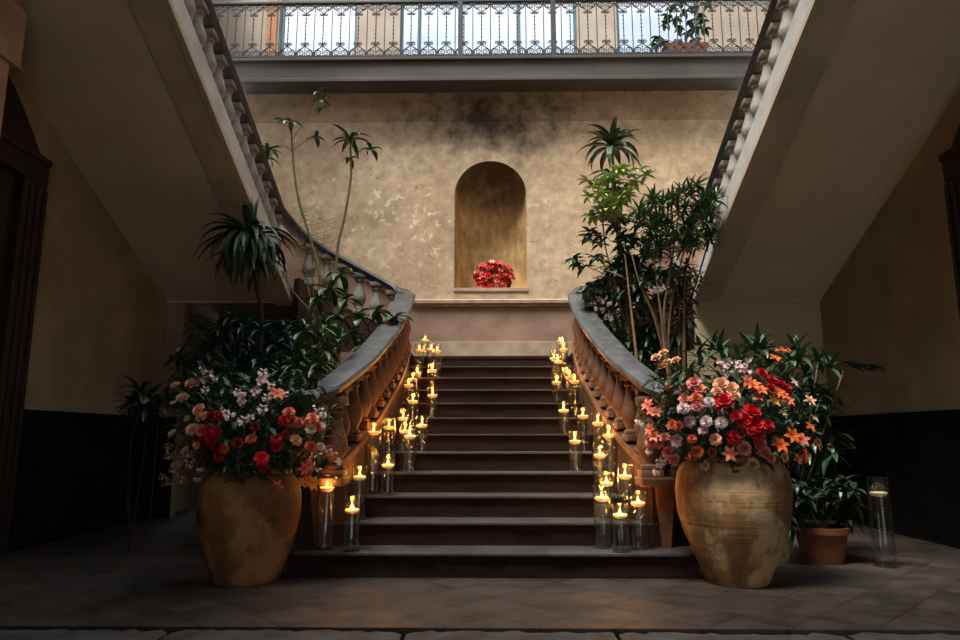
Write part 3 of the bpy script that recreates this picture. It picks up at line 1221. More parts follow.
r, c_, l, sp_ = 'rose', 'carnation', 'lily', 'blossom_spray'
right_blooms = zl8(630, 340, 3.84, [
    (100, 65, r, 'peach', 1), (127, 48, r, 'peach', .95), (142, 82, r, 'peach', .9), (120, 98, r, 'peach', .85), (175, 75, r, 'peach', .85),
    (245, 163, r, 'pink', 1.3), (212, 180, r, 'pink', 1.05), (266, 187, r, 'salmon', 1.1), (208, 224, r, 'pink', 1.0), (254, 220, r, 'coral', 1.1), (258, 252, c_, 'pink', 1.25),
    (205, 262, c_, 'white', 1.25), (303, 238, c_, 'white', 1.15), (230, 312, c_, 'lilac', 1.25), (291, 312, c_, 'white', 1.2), (350, 316, c_, 'white', 1.25), (280, 345, r, 'lilac', .9),
    (350, 168, r, 'peach', 1.35), (388, 185, r, 'peach', 1.3), (402, 212, r, 'peach', 1.05), (335, 195, r, 'peach', 1.0),
    (362, 228, r, 'hot', 1.65), (340, 250, r, 'red', 1.0),
    (363, 110, sp_, 'lilac', 1), (428, 112, sp_, 'lilac', 1.05), (455, 132, sp_, 'lilac', 1), (375, 130, sp_, 'white', .9), (408, 95, sp_, 'lilac', .95), (350, 95, sp_, 'lilac', .8), (445, 92, sp_, 'white', .8),
    (580, 48, l, 'orange', 1.2), (558, 75, l, 'orange', 1.05), (603, 45, l, 'orange', .95),
    (468, 175, l, 'orange', 1.2), (500, 195, l, 'orange', 1.15), (452, 165, l, 'rust', 1.0), (490, 222, l, 'rust', .9),
    (565, 203, l, 'orange', 1.15), (553, 238, l, 'yellow', 1.0), (605, 235, l, 'coral', 1.05), (582, 215, l, 'orange', 1.1),
    (508, 125, r, 'red', 1.0), (545, 155, c_, 'red', 1.1), (580, 172, c_, 'red', 1.15), (603, 186, c_, 'red', 1.0), (540, 180, c_, 'red', .9),
    (470, 272, r, 'hot', 1.6), (440, 310, r, 'hot', 1.45), (482, 322, r, 'hot', 1.55), (528, 330, c_, 'red', 1.4), (462, 345, c_, 'red', 1.3), (400, 372, c_, 'red', 1.5), (492, 365, c_, 'hot', 1.3), (407, 290, r, 'red', 1.1), (425, 272, r, 'pink', .6),
    (150, 195, c_, 'rust', 1.1), (70, 252, l, 'coral', 1.15), (105, 280, l, 'salmon', 1), (163, 326, r, 'coral', 1.05), (188, 328, r, 'rust', .9), (85, 275, l, 'coral', .9),
    (80, 345, l, 'coral', 1.1), (76, 390, r, 'salmon', 1.1), (112, 393, r, 'pink', 1.2), (133, 372, r, 'salmon', 1.0), (177, 388, r, 'lilac', 1.2), (95, 372, l, 'salmon', 1.0),
    (72, 430, sp_, 'white', .75), (143, 430, r, 'pink', 1.15), (167, 457, r, 'pink', 1.05), (117, 482, sp_, 'white', 1), (100, 507, sp_, 'white', .85), (40, 322, sp_, 'white', .8), (28, 312, sp_, 'white', .6), (125, 465, sp_, 'white', .8),
    (238, 378, c_, 'coral', .95), (260, 428, r, 'coral', 1.05), (327, 382, r, 'peach', 1.05), (240, 440, c_, 'rust', .9), (315, 430, c_, 'rust', .95),
    (385, 437, l, 'salmon', 1.2), (440, 415, r, 'pink', 1.25), (500, 400, c_, 'coral', 1.2), (520, 430, c_, 'salmon', 1.2), (542, 452, c_, 'salmon', 1.05), (473, 478, r, 'peach', 1.2), (286, 482, r, 'cream', .9),
    (575, 405, l, 'orange', 1.3), (596, 450, r, 'peach', .8), (622, 368, l, 'orange', 1.25), (655, 385, l, 'coral', 1.25), (690, 338, l, 'orange', .95), (665, 445, l, 'orange', 1.25),
    (712, 405, l, 'orange', 1.05), (640, 460, l, 'coral', 1.0), (630, 320, sp_, 'white', .7), (708, 305, l, 'cream', .7), (690, 235, l, 'peach', .9), (628, 166, l, 'lilac', .8),
    (585, 282, l, 'cream', .65), (572, 552, c_, 'coral', .75)])
left_blooms = zl8(150, 350, 4.57, [
    (115, 160, r, 'peach', 1.0), (195, 150, r, 'peach', 1.35), (148, 215, r, 'cream', 1.1), (105, 240, r, 'cream', .55), (220, 270, r, 'peach', 1.15), (237, 302, r, 'peach', 1.15), (195, 360, r, 'peach', 1.2), (230, 366, r, 'salmon', 1.1),
    (100, 380, r, 'cream', .9), (335, 450, c_, 'orange', 1.1), (212, 435, c_, 'peach', .8), (168, 312, r, 'cream', .6),
    (315, 298, c_, 'red', 1.2), (280, 300, c_, 'dark', 1.1), (265, 372, c_, 'red', 1.35), (300, 372, c_, 'red', 1.2), (275, 405, c_, 'red', 1.2), (250, 430, c_, 'dark', 1.2), (300, 442, c_, 'dark', 1.2), (400, 425, c_, 'dark', 1.2), (312, 490, c_, 'red', .95), (322, 470, c_, 'dark', .9), (215, 400, c_, 'dark', 1.0),
    (265, 110, sp_, 'white', 1), (240, 95, sp_, 'white', .9), (252, 180, sp_, 'white', .8), (515, 100, sp_, 'white', 1), (510, 152, sp_, 'lilac', 1.05), (485, 200, sp_, 'lilac', 1), (532, 215, sp_, 'white', .9), (410, 215, sp_, 'lilac', 1.0), (365, 297, sp_, 'white', 1.1), (428, 320, sp_, 'white', 1.15), (457, 308, sp_, 'white', .9), (515, 267, sp_, 'white', 1.05), (550, 165, sp_, 'cream', .9), (420, 245, sp_, 'lilac', .85), (615, 200, sp_, 'cream', .7), (515, 128, sp_, 'white', .85), (295, 130, sp_, 'white', .7), (400, 190, sp_, 'white', .8), (345, 280, sp_, 'white', .8),
    (580, 205, l, 'coral', 1.2), (635, 282, r, 'coral', 1.05), (650, 325, c_, 'coral', 1.25), (612, 322, c_, 'red', 1.2), (680, 330, c_, 'coral', 1.0), (461, 405, r, 'coral', 1.0), (575, 405, c_, 'red', 1.1), (620, 385, c_, 'red', .9), (580, 440, c_, 'red', 1.1), (511, 494, r, 'hot', 1.25), (518, 540, c_, 'red', 1.0), (542, 552, c_, 'dark', .95), (500, 520, c_, 'dark', .9), (480, 350, c_, 'dark', .9),
    (745, 310, r, 'salmon', 1.15), (770, 352, r, 'orange', .9), (735, 360, r, 'cream', 1.0), (786, 346, c_, 'white', .85), (790, 297, c_, 'white', .8), (770, 270, sp_, 'white', .8), (668, 410, r, 'peach', 1.1), (737, 440, r, 'coral', 1.1), (780, 441, c_, 'white', .9), (815, 456, sp_, 'white', .65), (840, 470, sp_, 'white', .6), (857, 510, l, 'white', .7), (715, 330, c_, 'coral', .8),
    (725, 528, l, 'coral', 1.0), (700, 543, l, 'coral', 1.1), (715, 602, l, 'orange', 1.1), (742, 610, l, 'yellow', 1.2), (770, 545, sp_, 'white', .6), (575, 625, l, 'coral', 1.15), (660, 632, sp_, 'cream', .6), (690, 605, l, 'yellow', .8),
    (90, 480, sp_, 'cream', .9), (130, 500, sp_, 'cream', .95), (178, 470, sp_, 'cream', 1), (182, 520, sp_, 'cream', .9), (110, 542, sp_, 'cream', .95), (75, 602, sp_, 'cream', .9), (142, 590, sp_, 'cream', .9), (215, 600, sp_, 'lilac', .7), (55, 578, sp_, 'cream', .7), (230, 555, sp_, 'lilac', .7), (85, 440, sp_, 'cream', .6), (160, 460, l, 'peach', .8)])
ar = thing('flower_arrangement', 'big bouquet of red, pink and orange flowers filling the taller urn', 'flowers', (UR[0], UR[1], .72))
bouquet(ar, UR[0], UR[1], 1.12, .68, .50, .45, right_blooms, 1050, .80)
al = thing('flower_arrangement', 'loose shadowy bouquet with white sprays and dark reds in the shorter urn', 'flowers', (UL[0], UL[1], .62))
bouquet(al, UL[0], UL[1], 1.05, .66, .50, .45, left_blooms, 1250, .72)
for th, pts in ((ar, [(655, 380), (690, 372), (700, 365), (735, 478), (738, 470), (790, 360), (670, 395), (683, 385)]), (al, [(225, 395), (228, 388), (232, 400), (250, 390), (200, 378), (240, 480), (235, 474), (262, 478)])):
    for px, py in pts:
        bm = BM()
        p = P(px, py, 4.55)
        whorl(bm, p, 8, .11, .045, (-.3, 1.0), (.3, 1.1), segs=4)
        tube(bm, [p, p + Vector((0, .1, -.12))], .003)
        obj('greenery_sprig', bm, 'leaf_mid' if py < 450 else 'leaf', th)

# flowers in the niche
pn = P(493, 287, YB + .02)
fa = thing('flower_arrangement', 'small bunch of red and pink flowers on the sill of the arched niche', 'flowers', (pn.x, YB + .13, nz0))
pn2 = P(494, 274, YB)
bl = []
for k in range(76):
    a, q = k * 2.39996, math.sqrt((k + .5) / 76)
    x, y = 494 + 20 * q * math.cos(a), 274.5 - 14 * q * math.sin(a) + 1.5
    bl.append((x, min(y, 286), R.choice([l, c_, r, c_]), R.choice(['red', 'coral', 'hot', 'salmon', 'red', 'pink', 'red', 'dark']), 1.0))
base = origin_of(fa)
for px, py, kd, cl, sz in bl:
    Y = YB + .12 - .10 * math.sqrt(max(0, 1 - ((px - 494) / 24) ** 2)) + R.uniform(-.02, .03)
    p = P(px, py, Y)
    nrm = Vector((p.x - pn.x, -.35, p.z - nz0 - .05)).normalized()
    f = inst(kd, flower_mesh(kd, cl), fa, p - base, nrm.to_track_quat('Z', 'Y').to_euler(), (sz, sz, sz))
bm = BM()
for k in range(140):
    p = Vector((pn.x + R.uniform(-.26, .26), YB + R.uniform(.05, .2), nz0 + R.uniform(.02, .33)))
    blade(bm, p, R.uniform(0, 6.3), R.uniform(-.4, 1), .09, .03, .6, 3)
box(bm, pn.x - .14, pn.x + .14, YB + .06, YB + .2, nz0, nz0 + .09)
obj('foliage', bm, 'leaf', fa)

# ------------------------------------------------------------------ candles and vases


def vase_meshes(h, r, zw):
    bm = BM()
    lathe(bm, [(0, 0), (r - .004, 0), (r, .004), (r, h - .003), (r - .0015, h), (r - .004, h - .003), (r - .004, .016), (0, .016)], 28, close=False)
    g = mesh_of(bm, 'glass_body', 'glass')
    bm = BM()
    lathe(bm, [(0, zw - .0), (r - .005, zw + .002), (r - .005, .018), (0, .018)], 28, close=False)
    w = mesh_of(bm, 'water', 'water')
    return g, w


bm = BM()
lathe(bm, [(0, -.020), (.022, -.019), (.040, -.012), (.049, .0), (.052, .008), (.049, .014), (.034, .016), (.012, .013), (0, .012)], 22, close=False)
wax_me = mesh_of(bm, 'wax', 'wax')
bm = BM()
tube(bm, [(0, 0, .010), (.001, 0, .022), (.003, 0, .028)], .0014, sides=5)
wick_me = mesh_of(bm, 'wick', 'wick')
bm = BM()
lathe(bm, [(0, .020), (.0035, .023), (.0055, .029), (.0055, .035), (.0036, .044), (.0015, .052), (0, .057)], 10, close=False)
flame_me = mesh_of(bm, 'flame', 'flame')
ORD = ['', 'first', 'second', 'third', 'fourth', 'fifth', 'sixth', 'seventh', 'eighth', 'ninth', 'tenth', 'eleventh', 'top']
# (px, py of the candle, step, offset into the tread, vase radius)
CL = [(352, 511, 1, .10, .062), (327, 489, 1, .19, .065), (348, 478, 2, .20, .060), (388, 466, 3, .09, .058), (371, 433, 3, .22, .062), (389, 428, 4, .20, .062), (410, 437, 4, .08, .05), (405, 432, 4, .25, .05),
      (422, 426, 5, .12, .058), (403, 419, 5, .2, .058), (413, 402, 6, .2, .058), (432.5, 396, 7, .12, .058), (404, 386, 7, .2, .058), (411, 380, 8, .2, .052), (417, 374, 9, .12, .052), (432, 371, 9, .12, .055), (419, 351, 10, .22, .055),
      (437, 352, 10, .12, .055), (431, 350, 11, .2, .052), (425, 341, 12, .15, .055)]
CR = [(620, 516, 1, .10, .064), (602, 499, 1, .25, .066), (638, 504, 1, .23, .066), (606.5, 484, 2, .2, .064), (633, 477, 2, .2, .072), (600, 456, 3, .09, .066), (608.5, 436, 3, .25, .06), (575, 442, 4, .1, .056), (598, 424, 4, .22, .058),
      (583, 417, 5, .2, .06), (563.6, 411, 6, .12, .054), (577.5, 382, 7, .2, .058), (556.5, 383, 8, .12, .056), (572, 378, 8, .25, .055), (558, 362, 9, .12, .055), (569.5, 373, 9, .2, .055), (554, 359, 10, .12, .05), (568, 350, 10, .24, .055),
      (563, 344, 11, .2, .052), (560, 342, 12, .15, .052)]
light_data = bpy.data.lights.new('candle_light', 'POINT')
light_data.color = (1, .39, .08)
light_data.energy = 1.6
light_data.shadow_soft_size = .018
proto_c = None
import collections
for s, lst, who in ((-1, CL, "drooping dark plant's side"), (1, CR, "woody leaf clump's side")):
    rank = collections.defaultdict(list)
    for e in lst:
        rank[e[2]].append(abs(e[0] - 491.5))
    for px, py, k, dy, rv in lst:
        Y = Y1 + (k - 1) * G + dy
        p = P(px, py, Y)
        lim = min(HW[min(k, 11) - 1] - .12 - rv, 9) if k > 2 else (1.04 if k == 2 else 9)
        if abs(p.x) > lim:
            p.x = s * lim
        zt_ = k * RS
        zc = p.z
        h = zc - zt_ + R.uniform(.085, .105)
        size = 'tall' if h > .42 else ('low' if h < .31 else 'mid-height')
        rk = sorted(rank[k])
        i = rk.index(abs(px - 491.5))
        pos = '' if len(rk) == 1 else (['inner', 'outer'] if len(rk) == 2 else ['innermost', 'middle', 'outermost'])[i] + ' '
        where = ORD[k] + (' step' if k < 12 else ' step') + ', ' + who
        v = thing('cylinder_vase', '%s%s clear glass vase on the %s' % (pos, size, where), 'vase', (p.x, Y, zt_), 'candle vases on the stairs')
        g, w = vase_meshes(h, rv, zc - zt_ - .002)
        inst('glass_body', g, v, (0, 0, 0))
        inst('water', w, v, (0, 0, 0))
        if proto_c is None:
            c = thing('floating_candle', 'x', 'candle', (0, 0, 0))
            inst('wax', wax_me, c, (0, 0, 0))
            inst('wick', wick_me, c, (0, 0, 0))
            inst('flame', flame_me, c, (0, 0, 0))
            proto_c = c
        else:
            c = copy_tree(proto_c)
        c.location = (p.x, Y, zc)
        tag(c, 'lit candle floating in the %s%s vase, %s' % (pos, size, where), 'candle', 'floating candles on the stairs')
        lo = bpy.data.objects.new('candle_light', light_data)
        C.objects.link(lo)
        lo.location = (p.x, Y, zc + .047)
# lone unlit vase on the floor
pb = P(887, 568, 5.4)
v = thing('cylinder_vase', 'lone tall glass vase with unlit candle standing on the dark floor', 'vase', (pb.x, 5.42, 0))
zt_ = P(880, 477, 5.42).z
zc = P(880, 494, 5.42).z
g, w = vase_meshes(zt_, .078, zc)
inst('glass_body', g, v, (0, 0, 0))
inst('water', w, v, (0, 0, 0))
c = thing('floating_candle', 'unlit floating candle in the lone vase on the floor', 'candle', (pb.x, 5.42, zc))
inst('wax', wax_me, c, (0, 0, 0), scale=(1.2, 1.2, 1))
inst('wick', wick_me, c, (0, 0, 0))

# ------------------------------------------------------------------ plants


def plant(name, label, foot, stems, foliage, leafm, stemm='bark', pot=None, group=None):
    """stems: list of (points, r0, r1); foliage: function(bm)"""
    t = thing(name, label, 'plant', foot, group)
    for pts, r0, r1 in stems:
        bm = BM()
        tube(bm, smooth_path(pts, 4), r0, r1, 7)
        obj('stem', bm, stemm, t, smooth=True)
    bm = BM()
    foliage(bm)
    obj('foliage', bm, leafm, t)
    return t


def pot_at(label, x, y, r_, h, cat='pot'):
    t = thing('plant_pot', label, 'plant pot', (x, y, 0))
    bm = BM()
    lathe(bm, [(0, 0), (r_ * .72, 0), (r_ * .95, h * .82), (r_ * 1.05, h * .83), (r_ * 1.06, h), (r_ * .94, h), (r_ * .9, h * .85), (0, h * .85)], 28, (x, y, 0), close=False)
    obj('body', bm, 'terracotta', t, smooth=True)
    bm = BM()
    lathe(bm, [(r_ * .9, h * .86), (0, h * .9)], 20, (x, y, 0), close=False)
    obj('soil', bm, 'soil', t)
    return t


def F(x, Y):
    """a foot on the floor at depth Y below pixel column x"""
    return Vector((P(x, 420, Y).x, Y, 0.0))


# slender stems against the back wall
Y = 7.5
f0 = F(338, Y)
tips = [(350, 140, 11, .30), (371, 150, 7, .18)]


def fol_a(bm):
    for px, py, n, L in tips:
        p = P(px, py, Y)
        whorl(bm, p, n, L, .06, (-.3, .9), (.9, 1.9))
    whorl(bm, P(350, 158, Y), 4, .16, .05, (-.5, .3), (.8, 1.5))


plant('slender_plant', 'single tall thin stem topped by a drooping leaf tuft against the plaster wall', f0,
      [([f0, P(336, 340, Y), P(337, 255, Y), P(344, 220, Y), P(350, 185, Y), P(351, 165, Y), P(350, 138, Y)], .02, .010), ([P(350, 160, Y), P(362, 150, Y), P(371, 148, Y)], .006, .004)], fol_a, 'leaf_mid', 'green_stem')
f1 = F(322, Y - .1)


def fol_b(bm):
    for px, py, n, L in ((320, 93, 5, .16), (322, 100, 4, .14), (290, 122, 5, .2), (268, 150, 9, .24), (266, 158, 6, .22), (316, 138, 6, .17), (322, 108, 3, .18), (284, 120, 3, .2)):
        whorl(bm, P(px, py, Y - .1), n, L, .055, (-.3, .6), (.8, 1.9))


plant('slender_plant', 'leaning thin stem with sparse branching leaf tufts near the upper balustrade', f1,
      [([f1, P(321, 300, Y - .1), P(312, 245, Y - .1), P(300, 205, Y - .1), P(294, 170, Y - .1), P(291, 125, Y - .1)], .022, .009), ([P(292, 140, Y - .1), P(305, 120, Y - .1), P(318, 96, Y - .1)], .005, .003),
       ([P(293, 150, Y - .1), P(280, 145, Y - .1), P(268, 150, Y - .1)], .006, .004), ([P(293, 150, Y - .1), P(304, 142, Y - .1), P(316, 138, Y - .1)], .005, .003)], fol_b, 'leaf_mid', 'green_stem')

# feathery palm
Yp = 7.6
fp = F(312, Yp)
fr_list = []
for tip, mid, low in (((327, 222), (322, 250), (316, 310)), ((312, 215), (312, 255), (314, 310)), ((300, 212), (304, 250), (312, 310)), ((334, 238), (326, 262), (318, 310)), ((296, 232), (304, 268), (312, 310))):
    fr_list.append(smooth_path([P(*low, Yp), P(*mid, Yp), P(*tip, Yp)], 8))


def fol_palm(bm):
    for fr in fr_list:
        for i in range(5, len(fr)):
            t = (fr[i] - fr[i - 1]).normalized()
            for sd in (-1, 1):
                az = 0 if sd > 0 else pi
                blade(bm, fr[i], az + R.uniform(-.25, .25), .55 + R.uniform(-.1, .1), .17, .014, .7, 4)


plant('feather_palm', 'feathery palm with fine arching leaflets just behind the curved upper rail', fp, [([fp, P(313, 350, Yp), P(314, 312, Yp)], .03, .016)] + [([q for q in fr], .006, .002) for fr in fr_list], fol_palm, 'leaf_mid', 'green_stem')

# drooping dark crown under the stair soffit
Yd = 6.7
fd = F(258, Yd)
pd = P(249, 238, Yd)


def fol_d(bm):
    whorl(bm, pd, 60, .68, .075, (-.35, .95), (1.5, 2.7), segs=9)
    blade(bm, pd, 1.5, 1.35, .55, .075, .3, 8)
    blade(bm, pd, 1.9, 1.45, .45, .075, -.1, 8)
    whorl(bm, pd - Vector((0, 0, .12)), 26, .50, .06, (-.8, .2), (.6, 1.4), segs=7)


plant('drooping_dracaena', 'dark crown of long drooping strap leaves hanging before the overhead soffit', fd, [([fd, P(262, 340, Yd), P(256, 280, Yd), pd], .028, .018)], fol_d, 'leaf', 'wood')

# pale leafy climber on the balustrade
Yc = 6.9
fc = F(345, Yc)


def fol_c(bm):
    for px, py in ((330, 290), (345, 300), (360, 318), (376, 312), (352, 335), (388, 335), (335, 318), (366, 345), (318, 300), (340, 275), (395, 318)):
        whorl(bm, P(px, py, Yc), 8, .24, .085, (-.6, .7), (.7, 1.7), segs=6)


plant('leafy_climber', 'broad-leaved plant spreading over the balusters beside the upper rail curve', fc,
      [([fc, P(340, 380, Yc), P(335, 330, Yc), P(330, 288, Yc)], .018, .008), ([fc, P(352, 375, Yc), P(362, 340, Yc), P(376, 312, Yc)], .018, .007), ([fc, P(358, 385, Yc), P(372, 350, Yc), P(394, 320, Yc)], .014, .006), ([P(335, 330, Yc), P(300, 300, Yc), P(281, 270, Yc)], .01, .005)], fol_c, 'leaf_mid', 'bark')

# dark shrubs in the left corner
shr = [('shrub', 'bushy glossy shrub in the dark opening, tallest behind the shorter urn', 6.4, 232, [(232, 318), (222, 328), (244, 326), (215, 340), (208, 352), (236, 345), (198, 362), (222, 362), (185, 368), (250, 335), (200, 330), (178, 358)], 'leaf_blue'),
       ('shrub', 'blue-green leafy shrub behind the white sprays of the shorter urn', 6.1, 268, [(262, 330), (276, 344), (256, 350), (290, 350), (270, 362), (284, 330), (245, 366), (296, 366), (258, 375), (230, 372), (280, 378)], 'leaf_blue'),
       ('shrub', 'yellowish green shrub crowding the handrail end behind the shorter urn', 6.0, 312, [(300, 350), (316, 340), (326, 350), (306, 362), (296, 372), (338, 340), (288, 382), (303, 330), (326, 325), (280, 370)], 'leaf_mid'),
       ('shrub', 'low spiky dark plant standing alone by the black wainscot', 6.0, 140, [(140, 392), (150, 398), (132, 404), (146, 408), (158, 404), (136, 414), (152, 416)], 'leaf_shaded')]
for nm, lb, Ys, fx, tips_, lm in shr:
    ft = F(fx, Ys)
    pts = [P(px, py, Ys + R.uniform(-.25, .3)) for px, py in tips_]
    sts = [([ft, ft.lerp(p, .5) + Vector((R.uniform(-.05, .05), R.uniform(-.05, .05), .08)), p], .012, .005) for p in pts]

    def fol(bm, pts=pts, lm=lm):
        for p in pts:
            whorl(bm, p, 14, .24, .05, (-.4, 1.1), (.5, 1.4), segs=5)
            for q in range(3 if lm != 'leaf_shaded' else 0):
                whorl(bm, p - Vector((R.uniform(-.12, .12), R.uniform(-.1, .1), R.uniform(.1, .45))), 8, .2, .05, (-.4, .8), (.5, 1.4), segs=5)
    plant(nm, lb, ft, sts[:3] if lm == 'leaf_shaded' else sts, fol, lm, 'wood' if lm == 'leaf_shaded' else 'green_stem', None, 'shrubs behind the browner urn' if fx > 200 else None)

# tall dracaena above the clump
Yt = 7.7
ft = F(628, Yt)
pt_ = P(612, 148, Yt)


def fol_t(bm):
    whorl(bm, pt_, 30, .50, .085, (-.1, 1.4), (1.0, 2.5), segs=8)
    for px, py in ((609, 172), (614, 190), (610, 205)):
        whorl(bm, P(px, py, Yt), 9, .36, .06, (-.6, .3), (.6, 1.4), segs=6)


plant('tall_dracaena', 'tallest plant, one strap-leaved crown rising above the woody clump', ft, [([ft, P(624, 330, Yt), P(618, 240, Yt), pt_], .03, .016)], fol_t, 'leaf')

# pale schefflera
Ys = 7.45
fs = F(632, Ys)
sch = [(R.gauss(616, 14), R.uniform(168, 218)) for _ in range(52)]
sch_d = [(R.gauss(624, 18), R.uniform(218, 310)) for _ in range(60)]


def umbrella(bm, p, L=.14):
    a0 = R.uniform(0, 6.3)
    for k in range(8):
        blade(bm, p, a0 + 2 * pi * k / 8, R.uniform(-.55, .55), L * R.uniform(.85, 1.1), .055, .6, 4)


def fol_s(bm):
    for px, py in sch:
        umbrella(bm, P(px, py, Ys + R.uniform(-.2, .2)))


t = plant('umbrella_plant', 'pale green umbrella-leaved plant just below the strap-leaved crown', fs, [([fs, P(628, 330, Ys), P(622, 260, Ys), P(618, 190, Ys)], .02, .008), ([P(628, 330, Ys), P(606, 250, Ys), P(602, 200, Ys)], .012, .006),
                                                                        ([P(630, 340, Ys), P(610, 282, Ys), P(590, 268, Ys), P(577, 262, Ys)], .008, .003)], fol_s, 'leaf_pale', 'bark')
bm = BM()
for px, py in sch_d:
    umbrella(bm, P(px, py, Ys + R.uniform(-.2, .2)), .16)
for px, py in ((577, 262), (574, 258), (590, 232), (588, 236), (592, 240)):
    umbrella(bm, P(px, py, Ys), .15)
obj('lower_foliage', bm, 'leaf', t)

# woody many-stemmed clump
Yw = 7.1
fw = F(672, Yw)
tops = [(R.uniform(636, 712), R.uniform(196, 250)) for _ in range(52)] + [(690, 190), (697, 186), (715, 200), (712, 214), (682, 192), (668, 202), (655, 206)]
stems_px = [[(672, 400), (664, 345), (661, 315), (655, 270), (650, 225)], [(672, 400), (666, 350), (664, 310), (672, 260), (680, 205)], [(674, 400), (668, 350), (672, 300), (684, 250), (695, 195)], [(640, 400), (636, 352), (630, 300), (625, 255)],
            [(672, 390), (655, 320), (640, 285), (632, 255)], [(684, 400), (684, 330), (686, 270), (702, 225)], [(676, 400), (680, 330), (676, 290), (668, 240)], [(664, 345), (650, 300), (628, 280), (600, 268)], [(668, 350), (690, 300), (706, 250), (714, 214)]]


def fol_w(bm):
    for px, py in tops:
        whorl(bm, P(px, py, Yw + R.uniform(-.25, .25)), 20, .19, .03, (-.5, 1.2), (.3, 1.0), segs=4)
    for k in range(16):
        whorl(bm, P(R.uniform(640, 708), R.uniform(245, 285), Yw + R.uniform(-.2, .3)), 12, .16, .028, (-.5, 1.0), (.3, 1.0), segs=4)


plant('woody_clump', 'many-stemmed woody plant with bare tan stems and fine leaf tufts', fw, [([P(x, y, Yw + (.12 * i - .1 * k) * .3) for k, (x, y) in enumerate(st_)], .021 if i in (3, 1, 5) else .014, .007) for i, st_ in enumerate(stems_px)], fol_w, 'leaf_mid', 'bark')

# dark understorey behind the rail
Yu = 7.6
fu = F(640, Yu)
und = [(R.uniform(592, 690), R.uniform(265, 395)) for _ in range(85)]


def fol_u(bm):
    for px, py in und:
        whorl(bm, P(px, py, Yu + R.uniform(-.3, .3)), 11, .26, .055, (-.6, .9), (.5, 1.5), segs=5)


plant('shrub', 'dark understorey shrub filling the gap behind the curved handrail', fu, [([fu, fu + Vector((dx, 0, .7)), P(px, py, Yu)], .014, .006) for dx, px, py in ((-.2, 605, 290), (0, 640, 280), (.2, 675, 290), (.1, 655, 330))], fol_u, 'leaf', 'green_stem')

# plants behind the taller urn
Yq = 5.75
fq = F(778, Yq)
tq = [(757, 343), (752, 350), (763, 350), (795, 350), (790, 362), (800, 358), (818, 362), (830, 368), (770, 365), (806, 375), (785, 380), (812, 390), (740, 362), (720, 352), (700, 350), (712, 348), (822, 395), (800, 400)]


def fol_q(bm):
    for px, py in tq:
        whorl(bm, P(px, py, Yq + R.uniform(-.15, .2)), 11, .20, .05, (-.3, 1.3), (.3, 1.2), segs=5)
    for px, py, L in ((845, 366, .26), (855, 368, .24), (838, 364, .25), (862, 370, .2)):
        for k in range(4):
            blade(bm, P(px, py, Yq), R.uniform(-.7, .7), R.uniform(-.1, .3), L, .06, R.uniform(.3, .9), 6)
    for k in range(34):
        whorl(bm, P(R.uniform(770, 838), R.uniform(390, 470), Yq + R.uniform(-.1, .3)), 8, .22, .06, (-.6, .7), (.5, 1.4), segs=5)


plant('shrub', 'finger-leaved dark shrub rising behind the flowers of the taller urn', fq, [([fq, fq + Vector((dx, 0, .6)), P(px, py, Yq)], .014, .006) for dx, px, py in ((-.1, 757, 343), (.0, 795, 350), (.15, 818, 362), (.2, 845, 366), (-.2, 720, 352), (.05, 785, 380))], fol_q, 'leaf', 'green_stem')
pp = P(821, 556, 5.65)
pot_at('terracotta plant pot on the floor between the taller urn and the lone vase', pp.x, 5.62, .20, .27)
fz = Vector((pp.x, 5.62, .23))


def fol_z(bm):
    for k in range(34):
        whorl(bm, P(R.uniform(785, 856), R.uniform(478, 528), 5.62 + R.uniform(-.2, .15)), 8, .17, .05, (-.5, .7), (.6, 1.5), segs=5)


plant('potted_fern', 'bushy dark foliage plant growing in the terracotta pot on the floor', fz, [([fz, P(px, py, 5.62)], .01, .004) for px, py in ((800, 490), (825, 482), (845, 495))], fol_z, 'leaf_shaded', 'green_stem')

# potted plant up on the gallery
Yg = YF + .35
pg = P(685, 55, Yg)
zgf = zg1 - .05
t = thing('plant_pot', 'terracotta trough on the gallery floor behind the iron railing', 'plant pot', (pg.x, Yg, zgf))
bm = BM()
zpt = P(685, 47, Yg).z
prism(bm, [(pg.x - .30, zgf), (pg.x + .30, zgf), (pg.x + .34, zpt - .04), (pg.x + .36, zpt - .04), (pg.x + .36, zpt), (pg.x - .36, zpt), (pg.x - .36, zpt - .04), (pg.x - .34, zpt - .04)], 'y', Yg - .14, Yg + .14)
obj('body', bm, 'terracotta', t)
fg = Vector((pg.x, Yg, zpt - .02))
gt = [(658, 38), (655, 45), (664, 42), (672, 44), (680, 45), (672, 8), (668, 16), (676, 20), (684, 12), (694, 8), (700, 16), (690, 22), (680, 28), (696, 28), (704, 30), (688, 34), (694, 40), (708, 4), (682, 2), (666, 24), (702, 22)]


def fol_g(bm):
    for px, py in gt:
        whorl(bm, P(px, py, Yg + R.uniform(-.08, .12)), 7, .15, .085, (-.8, .4), (.5, 1.3), segs=5, prof=.6)


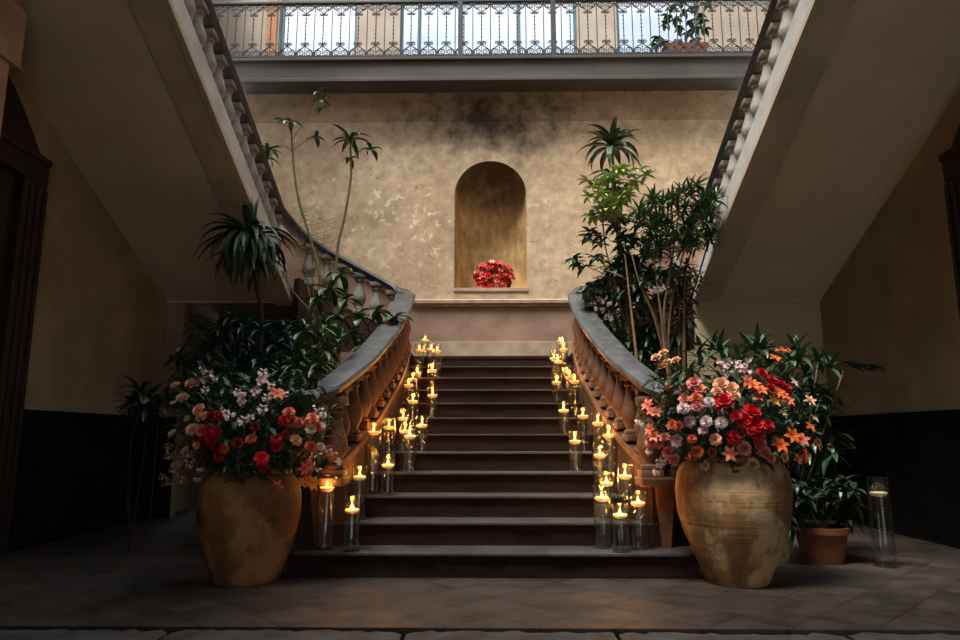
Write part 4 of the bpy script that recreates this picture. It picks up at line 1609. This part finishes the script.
plant('gallery_plant', 'leafy plant in the trough up on the gallery behind the railing', fg, [([fg, P(680, 30, Yg), P(684, 2, Yg)], .01, .005), ([fg, P(690, 30, Yg), P(700, 12, Yg)], .01, .005), ([fg, P(668, 40, Yg), P(658, 40, Yg)], .007, .004)], fol_g, 'leaf_mid', 'bark')

# ------------------------------------------------------------------ light
w = bpy.data.worlds.new('sky')
SC.world = w
w.use_nodes = True
nt = w.node_tree
bg = nt.nodes['Background']
tc = nt.nodes.new('ShaderNodeTexCoord')
mp = nt.nodes.new('ShaderNodeMapping')
mp.inputs['Scale'].default_value = (1, 1, 3.5)
nt.links.new(tc.outputs['Generated'], mp.inputs[0])
cl = ramp(nt, noise(nt, mp.outputs[0], 3.0, 7, .55), [(.40, (.58, .66, .77)), (.58, (.95, .97, 1.0))])
nt.links.new(cl, bg.inputs[0])
bg.inputs[1].default_value = 2.0


def portal(name, loc, rot, sx, sy):
    d = bpy.data.lights.new(name, 'AREA')
    d.shape = 'RECTANGLE'
    d.size, d.size_y = sx, sy
    d.cycles.is_portal = True
    o = bpy.data.objects.new(name, d)
    C.objects.link(o)
    o.location = loc
    o.rotation_euler = rot


portal('skylight_portal', (0, (SY0 + SY1) / 2, ZR + .1), (0, 0, 0), SX * 2, SY1 - SY0)
portal('fill_opening_portal', ((AX0 + AX1) / 2, -4.3, AH / 2), (pi / 2, 0, 0), AX1 - AX0, AH)
portal('gallery_portal', (0, YG + .2, 8.7), (-pi / 2, 0, 0), 8.2, 3.4)
sd = bpy.data.lights.new('soft_sun', 'SUN')
sd.energy = 7.8
sd.angle = math.radians(22)
sd.color = (1, .96, .90)
so = bpy.data.objects.new('soft_sun', sd)
C.objects.link(so)
# travels down, towards the back wall and a little to the right
so.rotation_euler = Vector((.30, .37, -1)).to_track_quat('-Z', 'Y').to_euler()

SC.view_settings.view_transform = 'Standard'
SC.view_settings.look = 'None'
SC.view_settings.gamma = 1
SC.view_settings.exposure = 0.0
SC.cycles.transparent_max_bounces = 32
SC.cycles.max_bounces = 8
SC.cycles.diffuse_bounces = 5
